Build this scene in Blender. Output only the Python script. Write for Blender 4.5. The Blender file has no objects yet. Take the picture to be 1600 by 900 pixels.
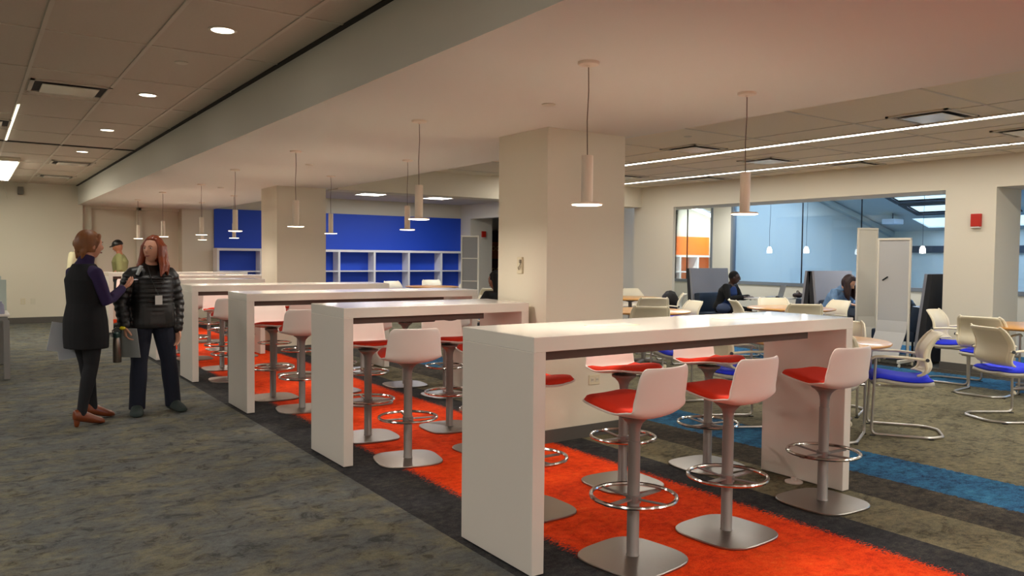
import bpy, bmesh, math, random
from mathutils import Vector, Matrix
random.seed(7)
PI = math.pi
S = bpy.context.scene
COL = S.collection

# ------------------------------------------------------------------ camera
CAM = Vector((0, 0, 1.4172))
FPX, YAW, PITCH, ROLL = 1231.14, 0.60517, -0.039697, 0.0097435
_f = Vector((math.sin(YAW)*math.cos(PITCH), math.cos(YAW)*math.cos(PITCH), math.sin(PITCH)))
_r = _f.cross(Vector((0, 0, 1))).normalized(); _u = _r.cross(_f)
_r2 = _r*math.cos(ROLL)+_u*math.sin(ROLL); _u2 = _u*math.cos(ROLL)-_r*math.sin(ROLL)
cd = bpy.data.cameras.new('camera'); cam = bpy.data.objects.new('camera', cd); COL.objects.link(cam)
cd.sensor_width = 36; cd.lens = FPX*36/1600; cd.clip_start = 0.05
cam.matrix_world = Matrix(((_r2.x, _u2.x, -_f.x, CAM.x), (_r2.y, _u2.y, -_f.y, CAM.y), (_r2.z, _u2.z, -_f.z, CAM.z), (0, 0, 0, 1)))
S.camera = cam

# ------------------------------------------------------------------ world, exposure
w = bpy.data.worlds.new('sky'); S.world = w; w.use_nodes = True
bg = w.node_tree.nodes['Background']; bg.inputs[0].default_value = (0.42, 0.62, 1.0, 1); bg.inputs[1].default_value = 5.2
S.view_settings.view_transform = 'Standard'; S.view_settings.look = 'None'
S.view_settings.exposure = 0.42; S.view_settings.gamma = 1; S.view_settings.use_curve_mapping = False

WARM = (1.0, 0.90, 0.78); NEUT = (1.0, 0.94, 0.85); COOL = (0.82, 0.9, 1.0)
def area(name, loc, size, size_y, power, color, rot=(0, 0, 0), parent=None, spread=PI):
    l = bpy.data.lights.new(name, 'AREA'); l.shape = 'RECTANGLE'; l.size = size; l.size_y = size_y
    l.energy = power; l.color = color; l.spread = spread
    o = bpy.data.objects.new(name, l); COL.objects.link(o); o.location = loc; o.rotation_euler = rot
    if parent: o.parent = parent
    return o

# ------------------------------------------------------------------ materials
def srgb(h):
    h = h.lstrip('#'); v = [int(h[i:i+2], 16)/255 for i in (0, 2, 4)]
    return tuple(x/12.92 if x <= .04045 else ((x+.055)/1.055)**2.4 for x in v)+(1,)
MATS = {}
def mat(name, col, rough=.5, metal=0, spec=.5, noise=0, nscale=20, bump=0, bscale=200, coat=0, stretch=None):
    if name in MATS: return MATS[name]
    m = bpy.data.materials.new(name); m.use_nodes = True; nt = m.node_tree; b = nt.nodes['Principled BSDF']
    c = srgb(col) if isinstance(col, str) else col
    b.inputs['Base Color'].default_value = c; b.inputs['Roughness'].default_value = rough
    b.inputs['Metallic'].default_value = metal; b.inputs['Specular IOR Level'].default_value = spec
    b.inputs['Coat Weight'].default_value = coat
    tc = nt.nodes.new('ShaderNodeTexCoord'); src = tc.outputs['Object']
    if stretch:
        mp = nt.nodes.new('ShaderNodeMapping'); mp.inputs['Scale'].default_value = stretch
        nt.links.new(src, mp.inputs[0]); src = mp.outputs[0]
    if noise:
        n = nt.nodes.new('ShaderNodeTexNoise'); n.inputs['Scale'].default_value = nscale; n.inputs['Detail'].default_value = 4
        nt.links.new(src, n.inputs['Vector'])
        mx = nt.nodes.new('ShaderNodeMix'); mx.data_type = 'RGBA'
        mx.inputs[6].default_value = tuple(x*(1-noise) for x in c[:3])+(1,); mx.inputs[7].default_value = tuple(min(1, x*(1+noise)) for x in c[:3])+(1,)
        nt.links.new(n.outputs['Fac'], mx.inputs[0]); nt.links.new(mx.outputs[2], b.inputs['Base Color'])
    if bump:
        n2 = nt.nodes.new('ShaderNodeTexNoise'); n2.inputs['Scale'].default_value = bscale; n2.inputs['Detail'].default_value = 3
        nt.links.new(src, n2.inputs['Vector'])
        bp = nt.nodes.new('ShaderNodeBump'); bp.inputs['Strength'].default_value = bump; bp.inputs['Distance'].default_value = .004
        nt.links.new(n2.outputs['Fac'], bp.inputs['Height']); nt.links.new(bp.outputs[0], b.inputs['Normal'])
    MATS[name] = m
    return m
def emit(name, col, strength, base='#ffffff'):
    if name in MATS: return MATS[name]
    m = bpy.data.materials.new(name); m.use_nodes = True; b = m.node_tree.nodes['Principled BSDF']
    b.inputs['Base Color'].default_value = srgb(base); b.inputs['Emission Color'].default_value = col+(1,) if len(col) == 3 else col
    b.inputs['Emission Strength'].default_value = strength; MATS[name] = m
    return m
def glass(name, tint, refl=.08):
    m = bpy.data.materials.new(name); m.use_nodes = True; nt = m.node_tree
    nt.nodes.remove(nt.nodes['Principled BSDF']); out = nt.nodes['Material Output']
    t = nt.nodes.new('ShaderNodeBsdfTransparent'); t.inputs[0].default_value = tint
    g = nt.nodes.new('ShaderNodeBsdfGlossy'); g.inputs['Roughness'].default_value = .02
    fr = nt.nodes.new('ShaderNodeFresnel'); fr.inputs[0].default_value = 1.45
    mx = nt.nodes.new('ShaderNodeMixShader'); nt.links.new(fr.outputs[0], mx.inputs[0])
    nt.links.new(t.outputs[0], mx.inputs[1]); nt.links.new(g.outputs[0], mx.inputs[2]); nt.links.new(mx.outputs[0], out.inputs[0])
    MATS[name] = m
    return m

M_WALL = mat('painted_wall', '#ddd5c2', .75, bump=.15, bscale=120)
M_SOFF = mat('painted_soffit', '#e3e0d5', .8, bump=.12, bscale=120)
M_TILE = mat('ceiling_tile', '#cbc0ae', .9, noise=.05, nscale=60, bump=.4, bscale=400)
M_GRID = mat('ceiling_grid_metal', '#cdc4b2', .5)
M_REVEAL = mat('dark_reveal', '#2c2622', .8)
M_BASE = mat('vinyl_baseboard', '#57534e', .6)
M_TRIM = mat('painted_trim', '#d6cfbb', .5)
M_LAM = mat('white_laminate', '#e6ded4', .28, coat=.15, noise=.015, nscale=3)
M_LAMTOP = mat('white_laminate_top', '#ece6dc', .16, coat=.3)
M_RAIL = mat('brown_metal_rail', '#4a352c', .5, metal=.3)
M_SHELL = mat('white_plastic_shell', '#e9ddd5', .38)
M_RED = mat('red_orange_upholstery', '#e8300a', .85, noise=.12, nscale=300, bump=.25, bscale=700)
M_POLE = mat('satin_grey_metal', '#8d8783', .42, metal=.35)
M_STEEL = mat('brushed_steel', '#a39e97', .36, metal=1, noise=.08, nscale=40, stretch=(1, 30, 1))
M_CHROME = mat('polished_steel', '#c9c6c2', .16, metal=1)
M_BLUE = mat('blue_upholstery', '#1c2fe0', .8, noise=.1, nscale=300, bump=.2, bscale=700)
M_SATIN = mat('satin_steel_tube', '#c2beb8', .32, metal=.85)
M_CREAM = mat('cream_plastic', '#f3e9cd', .42)
M_MESH = mat('cream_mesh', '#e2d8bd', .7, bump=.5, bscale=500)
M_PAN = mat('grey_plastic_pan', '#b9b3a6', .5)
M_WOOD = mat('oak_veneer', '#d79b4e', .3, noise=.18, nscale=6, stretch=(1, 9, 9), coat=.2)
M_PEND = mat('pendant_enamel', '#e9dac6', .45)
M_PLATE = mat('ivory_plastic', '#d8cdb0', .4)
M_FAB = mat('light_grey_felt', '#8f8e93', .95, noise=.06, nscale=200, bump=.3, bscale=500)
M_FABD = mat('charcoal_felt', '#2e2d2f', .95, noise=.1, nscale=200, bump=.3, bscale=500)
M_NAVY = mat('navy_vinyl', '#1d2a3c', .45)
M_BLACK = mat('black_plastic', '#0c0c0d', .4)
M_DGREY = mat('dark_aluminium', '#4b4f57', .4, metal=.5)
M_RUB = mat('rubber', '#1a1a1a', .8)

# ------------------------------------------------------------------ helpers
def link(o):
    COL.objects.link(o); return o
def tag(o, label=None, cat=None, group=None, kind=None):
    if label: o['label'] = label
    if cat: o['category'] = cat
    if group: o['group'] = group
    if kind: o['kind'] = kind
    return o
def empty(name, loc=(0, 0, 0), rz=0):
    o = bpy.data.objects.new(name, None); o.empty_display_size = .1; link(o); o.location = loc; o.rotation_euler = (0, 0, rz); return o
class MB:
    def __init__(s): s.bm = bmesh.new()
    def box(s, x0, x1, y0, y1, z0, z1, bevel=0, seg=2, rot=None, piv=(0, 0, 0)):
        t = bmesh.new()
        bmesh.ops.create_cube(t, size=1)
        for v in t.verts:
            v.co = Vector(((x0+x1)/2+v.co.x*(x1-x0), (y0+y1)/2+v.co.y*(y1-y0), (z0+z1)/2+v.co.z*(z1-z0)))
        if bevel: bmesh.ops.bevel(t, geom=t.edges[:], offset=bevel, segments=seg, profile=.6, affect='EDGES')
        if rot is not None:
            p = Vector(piv)
            for v in t.verts: v.co = p+rot @ (v.co-p)
        s.add(t); return s
    def add(s, t):
        me = bpy.data.meshes.new('tmp'); t.to_mesh(me); t.free(); s.bm.from_mesh(me); bpy.data.meshes.remove(me)
    def rings(s, rings, close=False, cap=True):
        bm = s.bm; vs = [[bm.verts.new(p) for p in r] for r in rings]; n = len(rings[0])
        m = len(vs)
        for i in range(m if close else m-1):
            a, b = vs[i], vs[(i+1) % m]
            for j in range(n):
                try: bm.faces.new((a[j], a[(j+1) % n], b[(j+1) % n], b[j]))
                except ValueError: pass
        if cap and not close:
            bm.faces.new(vs[0][::-1]); bm.faces.new(vs[-1])
        return s
    def lathe(s, prof, c=(0, 0, 0), n=24, axis='z'):
        R = []
        for r, z in prof:
            r = max(r, 1e-4)
            ring = []
            for k in range(n):
                a = 2*PI*k/n; p = (r*math.cos(a), r*math.sin(a), z)
                if axis == 'x': p = (z, r*math.cos(a), r*math.sin(a))
                if axis == 'y': p = (r*math.cos(a), z, r*math.sin(a))
                ring.append(Vector(c)+Vector(p))
            R.append(ring)
        return s.rings(R)
    def tube(s, pts, r, n=10, closed=False, flat=1.0, roundend=False):
        pts = [Vector(p) for p in pts]; m = len(pts)
        rad = r if isinstance(r, (list, tuple)) else [r]*m
        tans = []
        for i in range(m):
            a = pts[(i-1) % m] if (i or closed) else pts[0]; b = pts[(i+1) % m] if (i < m-1 or closed) else pts[-1]
            tans.append((b-a).normalized())
        up = Vector((0, 0, 1)) if abs(tans[0].z) < .9 else Vector((1, 0, 0))
        R = []; U = (up-tans[0]*up.dot(tans[0])).normalized()
        for i in range(m):
            t = tans[i]; U = (U-t*U.dot(t)).normalized(); V = t.cross(U)
            R.append((pts[i], U.copy(), V, rad[i]))
        def ring(c, U, V, rr): return [c+U*math.cos(2*PI*k/n)*rr*flat+V*math.sin(2*PI*k/n)*rr for k in range(n)]
        rr = [ring(*x) for x in R]
        if roundend and not closed:
            pre = []; post = []
            for k in (75, 50, 25):
                a = math.radians(k)
                pre.append(ring(pts[0]-tans[0]*rad[0]*math.sin(a), R[0][1], R[0][2], rad[0]*math.cos(a)))
                post.insert(0, ring(pts[-1]+tans[-1]*rad[-1]*math.sin(a), R[-1][1], R[-1][2], rad[-1]*math.cos(a)))
            rr = pre+rr+post
        return s.rings(rr, close=closed)
    def ball(s, c, r, su=16, sv=10, fn=None, rot=None):
        rx, ry, rz = (r, r, r) if isinstance(r, (int, float)) else r
        R = []
        for i in range(1, sv):
            a = PI*i/sv; ring = []
            for j in range(su):
                b = 2*PI*j/su
                d = Vector((math.sin(a)*math.cos(b), math.sin(a)*math.sin(b), -math.cos(a)))
                p = Vector((d.x*rx, d.y*ry, d.z*rz))
                if fn: p = fn(d, p)
                if rot is not None: p = rot @ p
                ring.append(Vector(c)+p)
            R.append(ring)
        return s.rings(R)
    def obj(s, name, m, parent=None, smooth=False, **kw):
        bmesh.ops.recalc_face_normals(s.bm, faces=s.bm.faces[:])
        me = bpy.data.meshes.new(name); s.bm.to_mesh(me); s.bm.free()
        if smooth: me.polygons.foreach_set('use_smooth', [True]*len(me.polygons)); 
        me.materials.append(m)
        o = bpy.data.objects.new(name, me); link(o)
        if parent: o.parent = parent
        if smooth:
            try: me.set_sharp_from_angle(angle=math.radians(40))
            except Exception: pass
        if kw: tag(o, **kw)
        return o
def grid(fn, nu, nv):
    bm = bmesh.new(); vs = [[bm.verts.new(fn(i/(nu-1), j/(nv-1)*2-1)) for j in range(nv)] for i in range(nu)]
    for i in range(nu-1):
        for j in range(nv-1): bm.faces.new((vs[i][j], vs[i][j+1], vs[i+1][j+1], vs[i+1][j]))
    return bm
def bake(o):
    dg = bpy.context.evaluated_depsgraph_get(); me = bpy.data.meshes.new_from_object(o.evaluated_get(dg)); old = o.data
    me.name = old.name; o.modifiers.clear(); o.data = me
    return o
def lerp_path(P, u):
    n = len(P)-1; x = u*n; i = min(int(x), n-1); t = x-i
    # catmull-rom
    p0 = P[max(i-1, 0)]; p1 = P[i]; p2 = P[i+1]; p3 = P[min(i+2, n)]
    return [0.5*((2*b)+(-a+c)*t+(2*a-5*b+4*c-d)*t*t+(-a+3*b-3*c+d)*t**3) for a, b, c, d in zip(p0, p1, p2, p3)]
def dup(o, parent=None):
    c = o.copy(); COL.objects.link(c)
    if parent: c.parent = parent
    for ch in list(o.children): dup(ch, c)
    return c
def struct(o): o['kind'] = 'structure'; return o
def wallbox(name, x0, x1, y0, y1, z0, z1, m=None):
    return struct(MB().box(x0, x1, y0, y1, z0, z1).obj(name, m or M_WALL))
def rounded(pts, r=.05, n=4, closed=False):
    out = []; P = [Vector(p) for p in pts]; m = len(P)
    for i, p in enumerate(P):
        if not closed and i in (0, m-1): out.append(p); continue
        a = P[i-1]; b = P[(i+1) % m]; da = (a-p); db = (b-p); ra = min(r, da.length*.45); rb = min(r, db.length*.45)
        s = p+da.normalized()*ra; e = p+db.normalized()*rb
        for k in range(n+1):
            t = k/n; out.append(s*(1-t)**2+p*2*t*(1-t)+e*t*t)
    return out

# ================================================================== ROOM SHELL
ZS, ZL = 2.392, 2.78          # soffit and tile ceiling heights
# ---- carpet with bands along Y
def carpet():
    m = bpy.data.materials.new('carpet_tiles'); m.use_nodes = True; nt = m.node_tree; N = nt.nodes; L = nt.links
    b = N['Principled BSDF']; b.inputs['Roughness'].default_value = .95; b.inputs['Specular IOR Level'].default_value = .15
    tc = N.new('ShaderNodeTexCoord'); sp = N.new('ShaderNodeSeparateXYZ'); L.new(tc.outputs['Object'], sp.inputs[0])
    def noise(scale, detail, sx=1, sy=1, rough=.6):
        mp = N.new('ShaderNodeMapping'); mp.inputs['Scale'].default_value = (sx, sy, 1); L.new(tc.outputs['Object'], mp.inputs[0])
        n = N.new('ShaderNodeTexNoise'); n.inputs['Scale'].default_value = scale; n.inputs['Detail'].default_value = detail
        n.inputs['Roughness'].default_value = rough; L.new(mp.outputs[0], n.inputs['Vector']); return n.outputs['Fac']
    def math_(op, a, b_=None, c=None):
        n = N.new('ShaderNodeMath'); n.operation = op
        for k, v in enumerate((a, b_, c)):
            if v is None: continue
            if isinstance(v, (int, float)): n.inputs[k].default_value = v
            else: L.new(v, n.inputs[k])
        return n.outputs[0]
    def ramp(fac, stops, interp='LINEAR'):
        r = N.new('ShaderNodeValToRGB'); r.color_ramp.interpolation = interp; e = r.color_ramp.elements
        while len(e) < len(stops): e.new(.5)
        for k, (p, c) in enumerate(stops):
            e[k].position = p; e[k].color = srgb(c) if isinstance(c, str) else (c, c, c, 1)
        L.new(fac, r.inputs[0]); return r.outputs[0]
    def mix(f, a, b_):
        n = N.new('ShaderNodeMix'); n.data_type = 'RGBA'
        if isinstance(f, (int, float)): n.inputs[0].default_value = f
        else: L.new(f, n.inputs[0])
        L.new(a, n.inputs[6]); L.new(b_, n.inputs[7]); return n.outputs[2]
    X = sp.outputs[0]
    big = noise(2.6, 7, .9, 1.1, .68); mid = noise(21, 6, .9, 1.15, .75); fine = noise(150, 3, .8, 1, .8)
    t = math_('ADD', math_('MULTIPLY', big, .26), math_('ADD', math_('MULTIPLY', mid, .40), math_('MULTIPLY', fine, .34)))
    wis = N.new('ShaderNodeTexNoise'); wis.inputs['Scale'].default_value = 7; wis.inputs['Detail'].default_value = 12; wis.inputs['Roughness'].default_value = .78; wis.inputs['Distortion'].default_value = 1.1
    wm = N.new('ShaderNodeMapping'); wm.inputs['Scale'].default_value = (.85, 1.15, 1); L.new(tc.outputs['Object'], wm.inputs[0]); L.new(wm.outputs[0], wis.inputs['Vector'])
    wisp = ramp(wis.outputs['Fac'], [(.40, .50), (.46, .90), (.50, 1.0), (.60, 1.14)])
    hue = ramp(noise(3.4, 8, .95, 1.1, .72), [(.40, '#626564'), (.50, '#696963'), (.60, '#767260')])
    grey0 = ramp(t, [(.38, '#33352f'), (.47, '#595951'), (.53, '#747163'), (.62, '#8e8973')])
    olive = ramp(t, [(.38, '#45423a'), (.47, '#686351'), (.53, '#7d755b'), (.62, '#8f8564')])
    char = ramp(t, [(.42, '#26262a'), (.52, '#3b3b3c'), (.62, '#5a554b')])
    brown = ramp(t, [(.42, '#302e2d'), (.52, '#4d473e'), (.62, '#736a54')])
    blue = ramp(t, [(.41, '#18223e'), (.46, '#2c5579'), (.54, '#35739b'), (.64, '#5190ae')])
    oran = ramp(t, [(.40, '#d22c06'), (.50, '#f8480f'), (.58, '#ff5a1a'), (.66, '#ff8a42')])
    def mul(a, b_, f=1.0):
        n = N.new('ShaderNodeMix'); n.data_type = 'RGBA'; n.blend_type = 'MULTIPLY'; n.inputs[0].default_value = f; L.new(a, n.inputs[6]); L.new(b_, n.inputs[7]); return n.outputs[2]
    tex = ramp(t, [(.36, .50), (.46, .78), (.54, .98), (.64, 1.2)])
    grey = mul(mul(hue, tex), wisp); olive = mul(olive, wisp); blue = mul(blue, wisp, .9); brown = mul(brown, wisp, .8); char = mul(char, wisp, .5); oran = mul(oran, wisp, .35)
    def step(x0, wob=0.0, src=None):   # 1 where X > x0 (+noise)
        x = X if not wob else math_('ADD', X, math_('MULTIPLY', math_('SUBTRACT', src, .5), wob))
        return math_('GREATER_THAN', x, x0)
    streak = noise(75, 5, .45, 1.2, .8); soft = noise(14, 5, .6, 1.6, .7)
    col = grey
    col = mix(step(1.985), col, char)
    o1 = math_('MULTIPLY', step(2.39, .42, streak), math_('SUBTRACT', 1, step(3.66, .42, streak)))
    col2 = mix(o1, col, oran)
    col = mix(step(3.95), col2, olive)
    col = mix(step(4.45, .03, soft), col, brown)
    col = mix(step(4.88, .10, soft), col, blue)
    col = mix(step(5.46, .12, soft), col, olive)
    col = mix(step(9.35, .3, soft), col, blue)
    col = mix(step(10.15, .2, soft), col, brown)
    col = mix(step(10.45), col, grey)
    col = mix(step(11.6, .2, soft), col, blue)
    L.new(col, b.inputs['Base Color'])
    bp = N.new('ShaderNodeBump'); bp.inputs['Strength'].default_value = .6; bp.inputs['Distance'].default_value = .004
    L.new(fine, bp.inputs['Height']); L.new(bp.outputs[0], b.inputs['Normal'])
    return m
struct(MB().box(-7, 20, -5, 21, -.1, 0).obj('floor', carpet()))

# ---- ceilings
struct(MB().box(-7, 1.88, -5, 18.3, ZL, ZL+.1).obj('ceiling', M_TILE))
struct(MB().box(4.45, 10.5, -5, 11.1, 2.74, 2.84).obj('ceiling', mat('lounge_ceiling_tile', '#e9dfca', .9, noise=.04, nscale=60, bump=.4, bscale=400)))
struct(MB().box(4.45, 11.2, 11.4, 18.3, ZL, ZL+.1, ).obj('ceiling', M_TILE))
struct(MB().box(1.88, 4.45, -5, 18.85, ZS, ZL+.1).obj('ceiling_soffit', M_SOFF))
struct(MB().box(4.45, 10.5, 10.9, 11.3, 2.37, ZL+.1).obj('ceiling_header', M_WALL))
g = MB()
x = 1.6
while x > -6.5: g.box(x-.012, x+.012, -5, 18.3, ZL-.008, ZL+.002); x -= .6
y = 5.65-1.2*8
while y < 18: g.box(-6.5, 1.88, y-.01, y+.01, ZL-.006, ZL+.002); y += 1.2
struct(g.obj('trim_1', M_GRID))
g = MB()
for k in range(-7, 5): yy = 5.65+1.2*k; g.box(4.46, 10.49, yy-.01, yy+.01, 2.734, 2.742)
for xx in (5.9, 7.1, 8.3, 9.0, 10.1): g.box(xx-.008, xx+.008, -4.5, 10.9, 2.735, 2.742)
struct(g.obj('trim_2', M_GRID))
g = MB(); g.box(1.845, 1.88, -5, 18.3, ZL-.012, ZL+.003); g.box(-6.5, 1.845, 11.49, 11.53, ZL-.012, ZL+.003)
struct(g.obj('trim_3', M_REVEAL))

# ---- walls
wallbox('wall_back', -7, 1.96, 18.3, 18.85, 0, ZL+.1)
wallbox('wall_back_niche', 1.90, 3.95, 18.62, 18.85, 0, ZS+.1)
wallbox('wall_back_middle', 3.86, 4.53, 18.24, 18.85, 0, ZL+.1)
wallbox('wall_back_lounge', 4.53, 11.2, 18.24, 18.4, 0, ZL+.1)
g = MB(); g.box(1.96, 2.14, 18.46, 18.64, 0, ZS); g.box(3.0, 3.10, 18.50, 18.64, 0, ZS); g.box(1.96, 3.86, 18.50, 18.64, ZS-.06, ZS)
struct(g.obj('trim_4', M_TRIM))
struct(MB().box(-7, 1.96, 18.28, 18.31, 0, .12).obj('baseboard_back', M_BASE))
wallbox('wall_left', -7, -6.8, -5, 18.5, 0, ZL+.1)
wallbox('wall_front', -7, 14, -5.2, -5, 0, ZL+.1)
# pillars under the soffit
for k, (px0, px1, py0, py1) in enumerate(((3.592, 4.37, 4.736, 5.395), (3.63, 4.355, 11.13, 11.85), (3.6, 4.36, -1.95, -1.25))):
    wallbox('wall_pillar', px0, px1, py0, py1, 0, ZS)
    struct(MB().box(px0-.008, px1+.008, py0-.008, py1+.008, 0, .1).obj('baseboard_pillar', M_BASE))
# right wall with openings
def rw(y0, y1, z0, z1, x0=10.5, x1=11.17): return wallbox('wall_right', x0, x1, y0, y1, z0, z1)
rw(-5, 11.1, 2.34, 2.9); rw(4.65, 5.27, 0, 2.34); rw(10.08, 11.1, 0, 2.34, 10.5, 10.56); rw(10.72, 11.1, 0, 2.34, 10.56, 10.9); rw(-5, .9, 0, 2.34)
struct(MB().box(10.49, 11.18, 4.64, 5.28, 0, .1).obj('baseboard_right', M_BASE))
# far lounge right wall with doorway
wallbox('wall_right_far', 10.9, 11.1, 11.1, 14.9, 0, 2.9); wallbox('wall_right_far', 10.9, 11.1, 14.9, 17.7, 2.40, 2.9)
wallbox('wall_right_far', 10.9, 11.1, 17.7, 18.3, 0, 2.9)
wallbox('wall_passage', 11.1, 11.58, 17.7, 17.9, 0, 2.9)
wallbox('wall_passage', 11.1, 16, 14.7, 14.9, 0, 2.9)
wallbox('wall_passage', 11.4, 16, 20.3, 20.5, 0, 2.9)
wallbox('ceiling_passage', 11.1, 16, 14.7, 20.5, 2.6, 2.7, M_TILE)
wallbox('wall_passage', 11.38, 11.58, 17.9, 20.4, 0, 2.6); wallbox('wall_passage', 15.9, 16.1, 14.7, 20.5, 0, 2.9)
# alcove
wallbox('ceiling_alcove', 11.17, 12.95, -5, 14, 2.62, 2.75)
wallbox('wall_alcove', 12.9, 13.05, .5, 13.2, 0, .92); wallbox('wall_alcove', 12.9, 13.05, 10.74, 11.27, .92, 3.7)
wallbox('wall_alcove', 12.9, 13.05, .5, 13.2, 2.62, 3.7)
wallbox('wall_alcove', 12.9, 13.05, 12.9, 13.2, .92, 2.7)
wallbox('wall_alcove_end', 10.9, 13.0, 13.1, 13.2, 0, 2.75); wallbox('wall_alcove_end', 11.1, 13.0, .7, .9, 0, 2.75)
# atrium behind the glazing
wallbox('wall_atrium', 13.05, 18.85, 10.78, 10.9, 0, 4); wallbox('wall_atrium', 18.85, 19, 2, 10.9, 0, 4); wallbox('wall_atrium', 13.05, 19, 2, 2.15, 0, 4)
struct(MB().box(18.80, 18.86, 2.2, 10.78, 1.61, 1.77).obj('trim_5', M_DGREY))
struct(MB().box(13.1, 18.85, 10.66, 10.78, -.06, .06).obj('trim_6', M_TRIM))
def roofz(x): return 3.6-.247*(x-12.9)
bm6 = bpy.data.objects['trim_6'].data
for v in bm6.vertices: v.co.z += roofz(v.co.x)-.08
def roofslab(name, y0, y1, x0, x1, m, th=.12, holes=()):
    b = MB(); xs = sorted({x0, x1, *[h[0] for h in holes], *[h[1] for h in holes]}); ys = sorted({y0, y1, *[h[2] for h in holes], *[h[3] for h in holes]})
    for i in range(len(xs)-1):
        for j in range(len(ys)-1):
            cx, cy = (xs[i]+xs[i+1])/2, (ys[j]+ys[j+1])/2
            if any(h[0] < cx < h[1] and h[2] < cy < h[3] for h in holes): continue
            b.rings([[Vector((xx, yy, roofz(xx)+dz)) for yy, dz in ((ys[j], 0), (ys[j+1], 0), (ys[j+1], th), (ys[j], th))] for xx in (xs[i], xs[i+1])])
    return struct(b.obj(name, m))
HOLES = ((16.25, 16.6, 7.4, 9.32), (16.9, 17.45, 7.4, 9.32), (13.1, 15.6, 2.6, 10.2), (17.85, 18.6, 6.0, 9.7))  # third opening lies out of view, enlarged to bring in more daylight
roofslab('ceiling_atrium', 2, 10.9, 12.9, 19, M_WALL, .03, HOLES)
def roofframe(h, d=.03, wd=.12):
    b = MB(); x0, x1, y0, y1 = h
    for a0, a1, c0, c1 in ((x0-wd, x0, y0-wd, y1+wd), (x1, x1+wd, y0-wd, y1+wd), (x0, x1, y0-wd, y0), (x0, x1, y1, y1+wd)):
        b.rings([[Vector((xx, yy, roofz(xx)+dz)) for yy, dz in ((c0, -.02), (c1, -.02), (c1, d), (c0, d))] for xx in (a0, a1)])
    return b
M_SKYF = mat('dark_skylight_frame', '#23262d', .5)
for k, h in enumerate(HOLES[:2]): struct(roofframe(h).obj('window_frame_skylight', M_SKYF))
# orange room
wallbox('wall_orange_room', 12.9, 19, 14.05, 14.2, 0, 4); wallbox('wall_orange_room', 17.3, 17.5, 10.9, 14.2, 0, 4)
wallbox('wall_orange_room', 12.8, 13.05, 13.2, 14.2, 0, 4)
roofslab('ceiling_orange_room', 10.9, 14.2, 12.9, 19, M_WALL, .12, ((15.2, 15.75, 12.0, 13.6),))
struct(roofframe((15.2, 15.75, 12.0, 13.6)).obj('window_frame_skylight', M_SKYF))

# glazing
M_GL = glass('clear_glass', (.86, .93, .95, 1))
M_FRM = mat('grey_window_frame', '#80868c', .45, metal=.3)
def window(n, y0, y1, z0, z1, seams):
    r = struct(MB().box(12.935, 12.95, y0, y1, z0, z1).obj('window_%d' % n, M_GL))
    f = MB(); f.box(12.88, 12.99, y0-.02, y0+.03, z0, z1); f.box(12.88, 12.99, y1-.03, y1+.02, z0, z1); f.box(12.88, 12.99, y0, y1, z0-.02, z0+.04)
    f.box(12.88, 12.99, y0, y1, z1-.03, z1+.02); f.obj('window_frame', M_FRM, r)
    s = MB()
    for q in seams: s.box(12.93, 12.955, q-.006, q+.006, z0, z1)
    s.obj('glazing_seam', M_BLACK, r)
window(1, 11.27, 12.9, .93, 2.61, (12.0,)); window(2, .9, 10.74, .93, 2.61, (9.12, 7.93, 6.1, 4.3, 2.5))

# ================================================================== HIGH TABLES
ORD = ['first', 'second', 'third', 'fourth', 'fifth', 'sixth', 'seventh']
TABS = [(2.025, 2.756, 2.413), (2.04, 4.897, 1.508), (2.02, 7.025, 2.40), (2.014, 9.059, 2.37), (2.03, 11.17, 1.44), (2.02, 13.27, 2.40), (2.05, 15.47, 2.42)]
def high_table(x, y, L, label):
    W, T, H, Z = .60, .068, 1.067, .007
    t = empty('high_table', (x, y, 0)); tag(t, label, 'table', 'white waterfall high tables in the row')
    for nm, a in (('end_panel', 0), ('end_panel', L-T)):
        MB().box(a, a+T, 0, W, Z, H-T+.0005, .0025, 1).obj(nm, M_LAM, t)
    MB().box(0, L, 0, W, H-T, H, .0025, 1).obj('tabletop', M_LAMTOP, t)
    r = MB(); r.box(T+.001, L-.38, .05, .09, H-T-.045, H-T); r.box(T+.001, L-.38, W-.09, W-.05, H-T-.045, H-T); r.box(T+.001, L-.38, .09, W-.09, H-T-.012, H-T)
    r.obj('support_rail', M_RAIL, t)
    b = MB(); b.box(.5*L-.16, .5*L+.06, .22, .38, H-T-.07, H-T-.013, .01)
    b.tube(rounded([(.5*L+.06, .3, H-T-.04), (.5*L+.25, .3, H-T-.075), (.5*L+.4, .3, H-T-.03)], .05), .006, 6); b.obj('wire_tray', M_BLACK, t)
    for cx in ((.30*L, .70*L) if L > 2 else (.5*L,)):
        c = MB(); c.box(cx-.14, cx+.14, .24, .36, H-.001, H+.002, .001, 1).obj('power_cover', M_PLATE, t)
    for a in (T/2, L-T/2):
        for q in (.08, W-.08): MB().lathe([(.02, 0), (.02, Z+.001)], (a, q, 0), 12).obj('glide', M_RUB, t)
    MB().lathe([(.055, 0), (.055, .008), (.045, .012), (.018, .014), (.018, .03)], (L-T-.06, .30, 0), 24).obj('floor_foot', M_SHELL, t, True)
    return t
TL = ['long white high table in front with both ends visible and pillar behind it', 'short white high table ending against the big square pillar',
      'long white high table directly behind the short one at the pillar', 'fourth white high table from the viewer, its walkway end beside the standing people',
      'short white high table ending at the second pillar, behind the black padded jacket', 'long white high table with pendants overhead between second pillar and far one',
      'farthest white high table in the row, before the back wall']
for (x, y, L), lb in zip(TABS, TL): high_table(x, y, L, lb)

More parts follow.
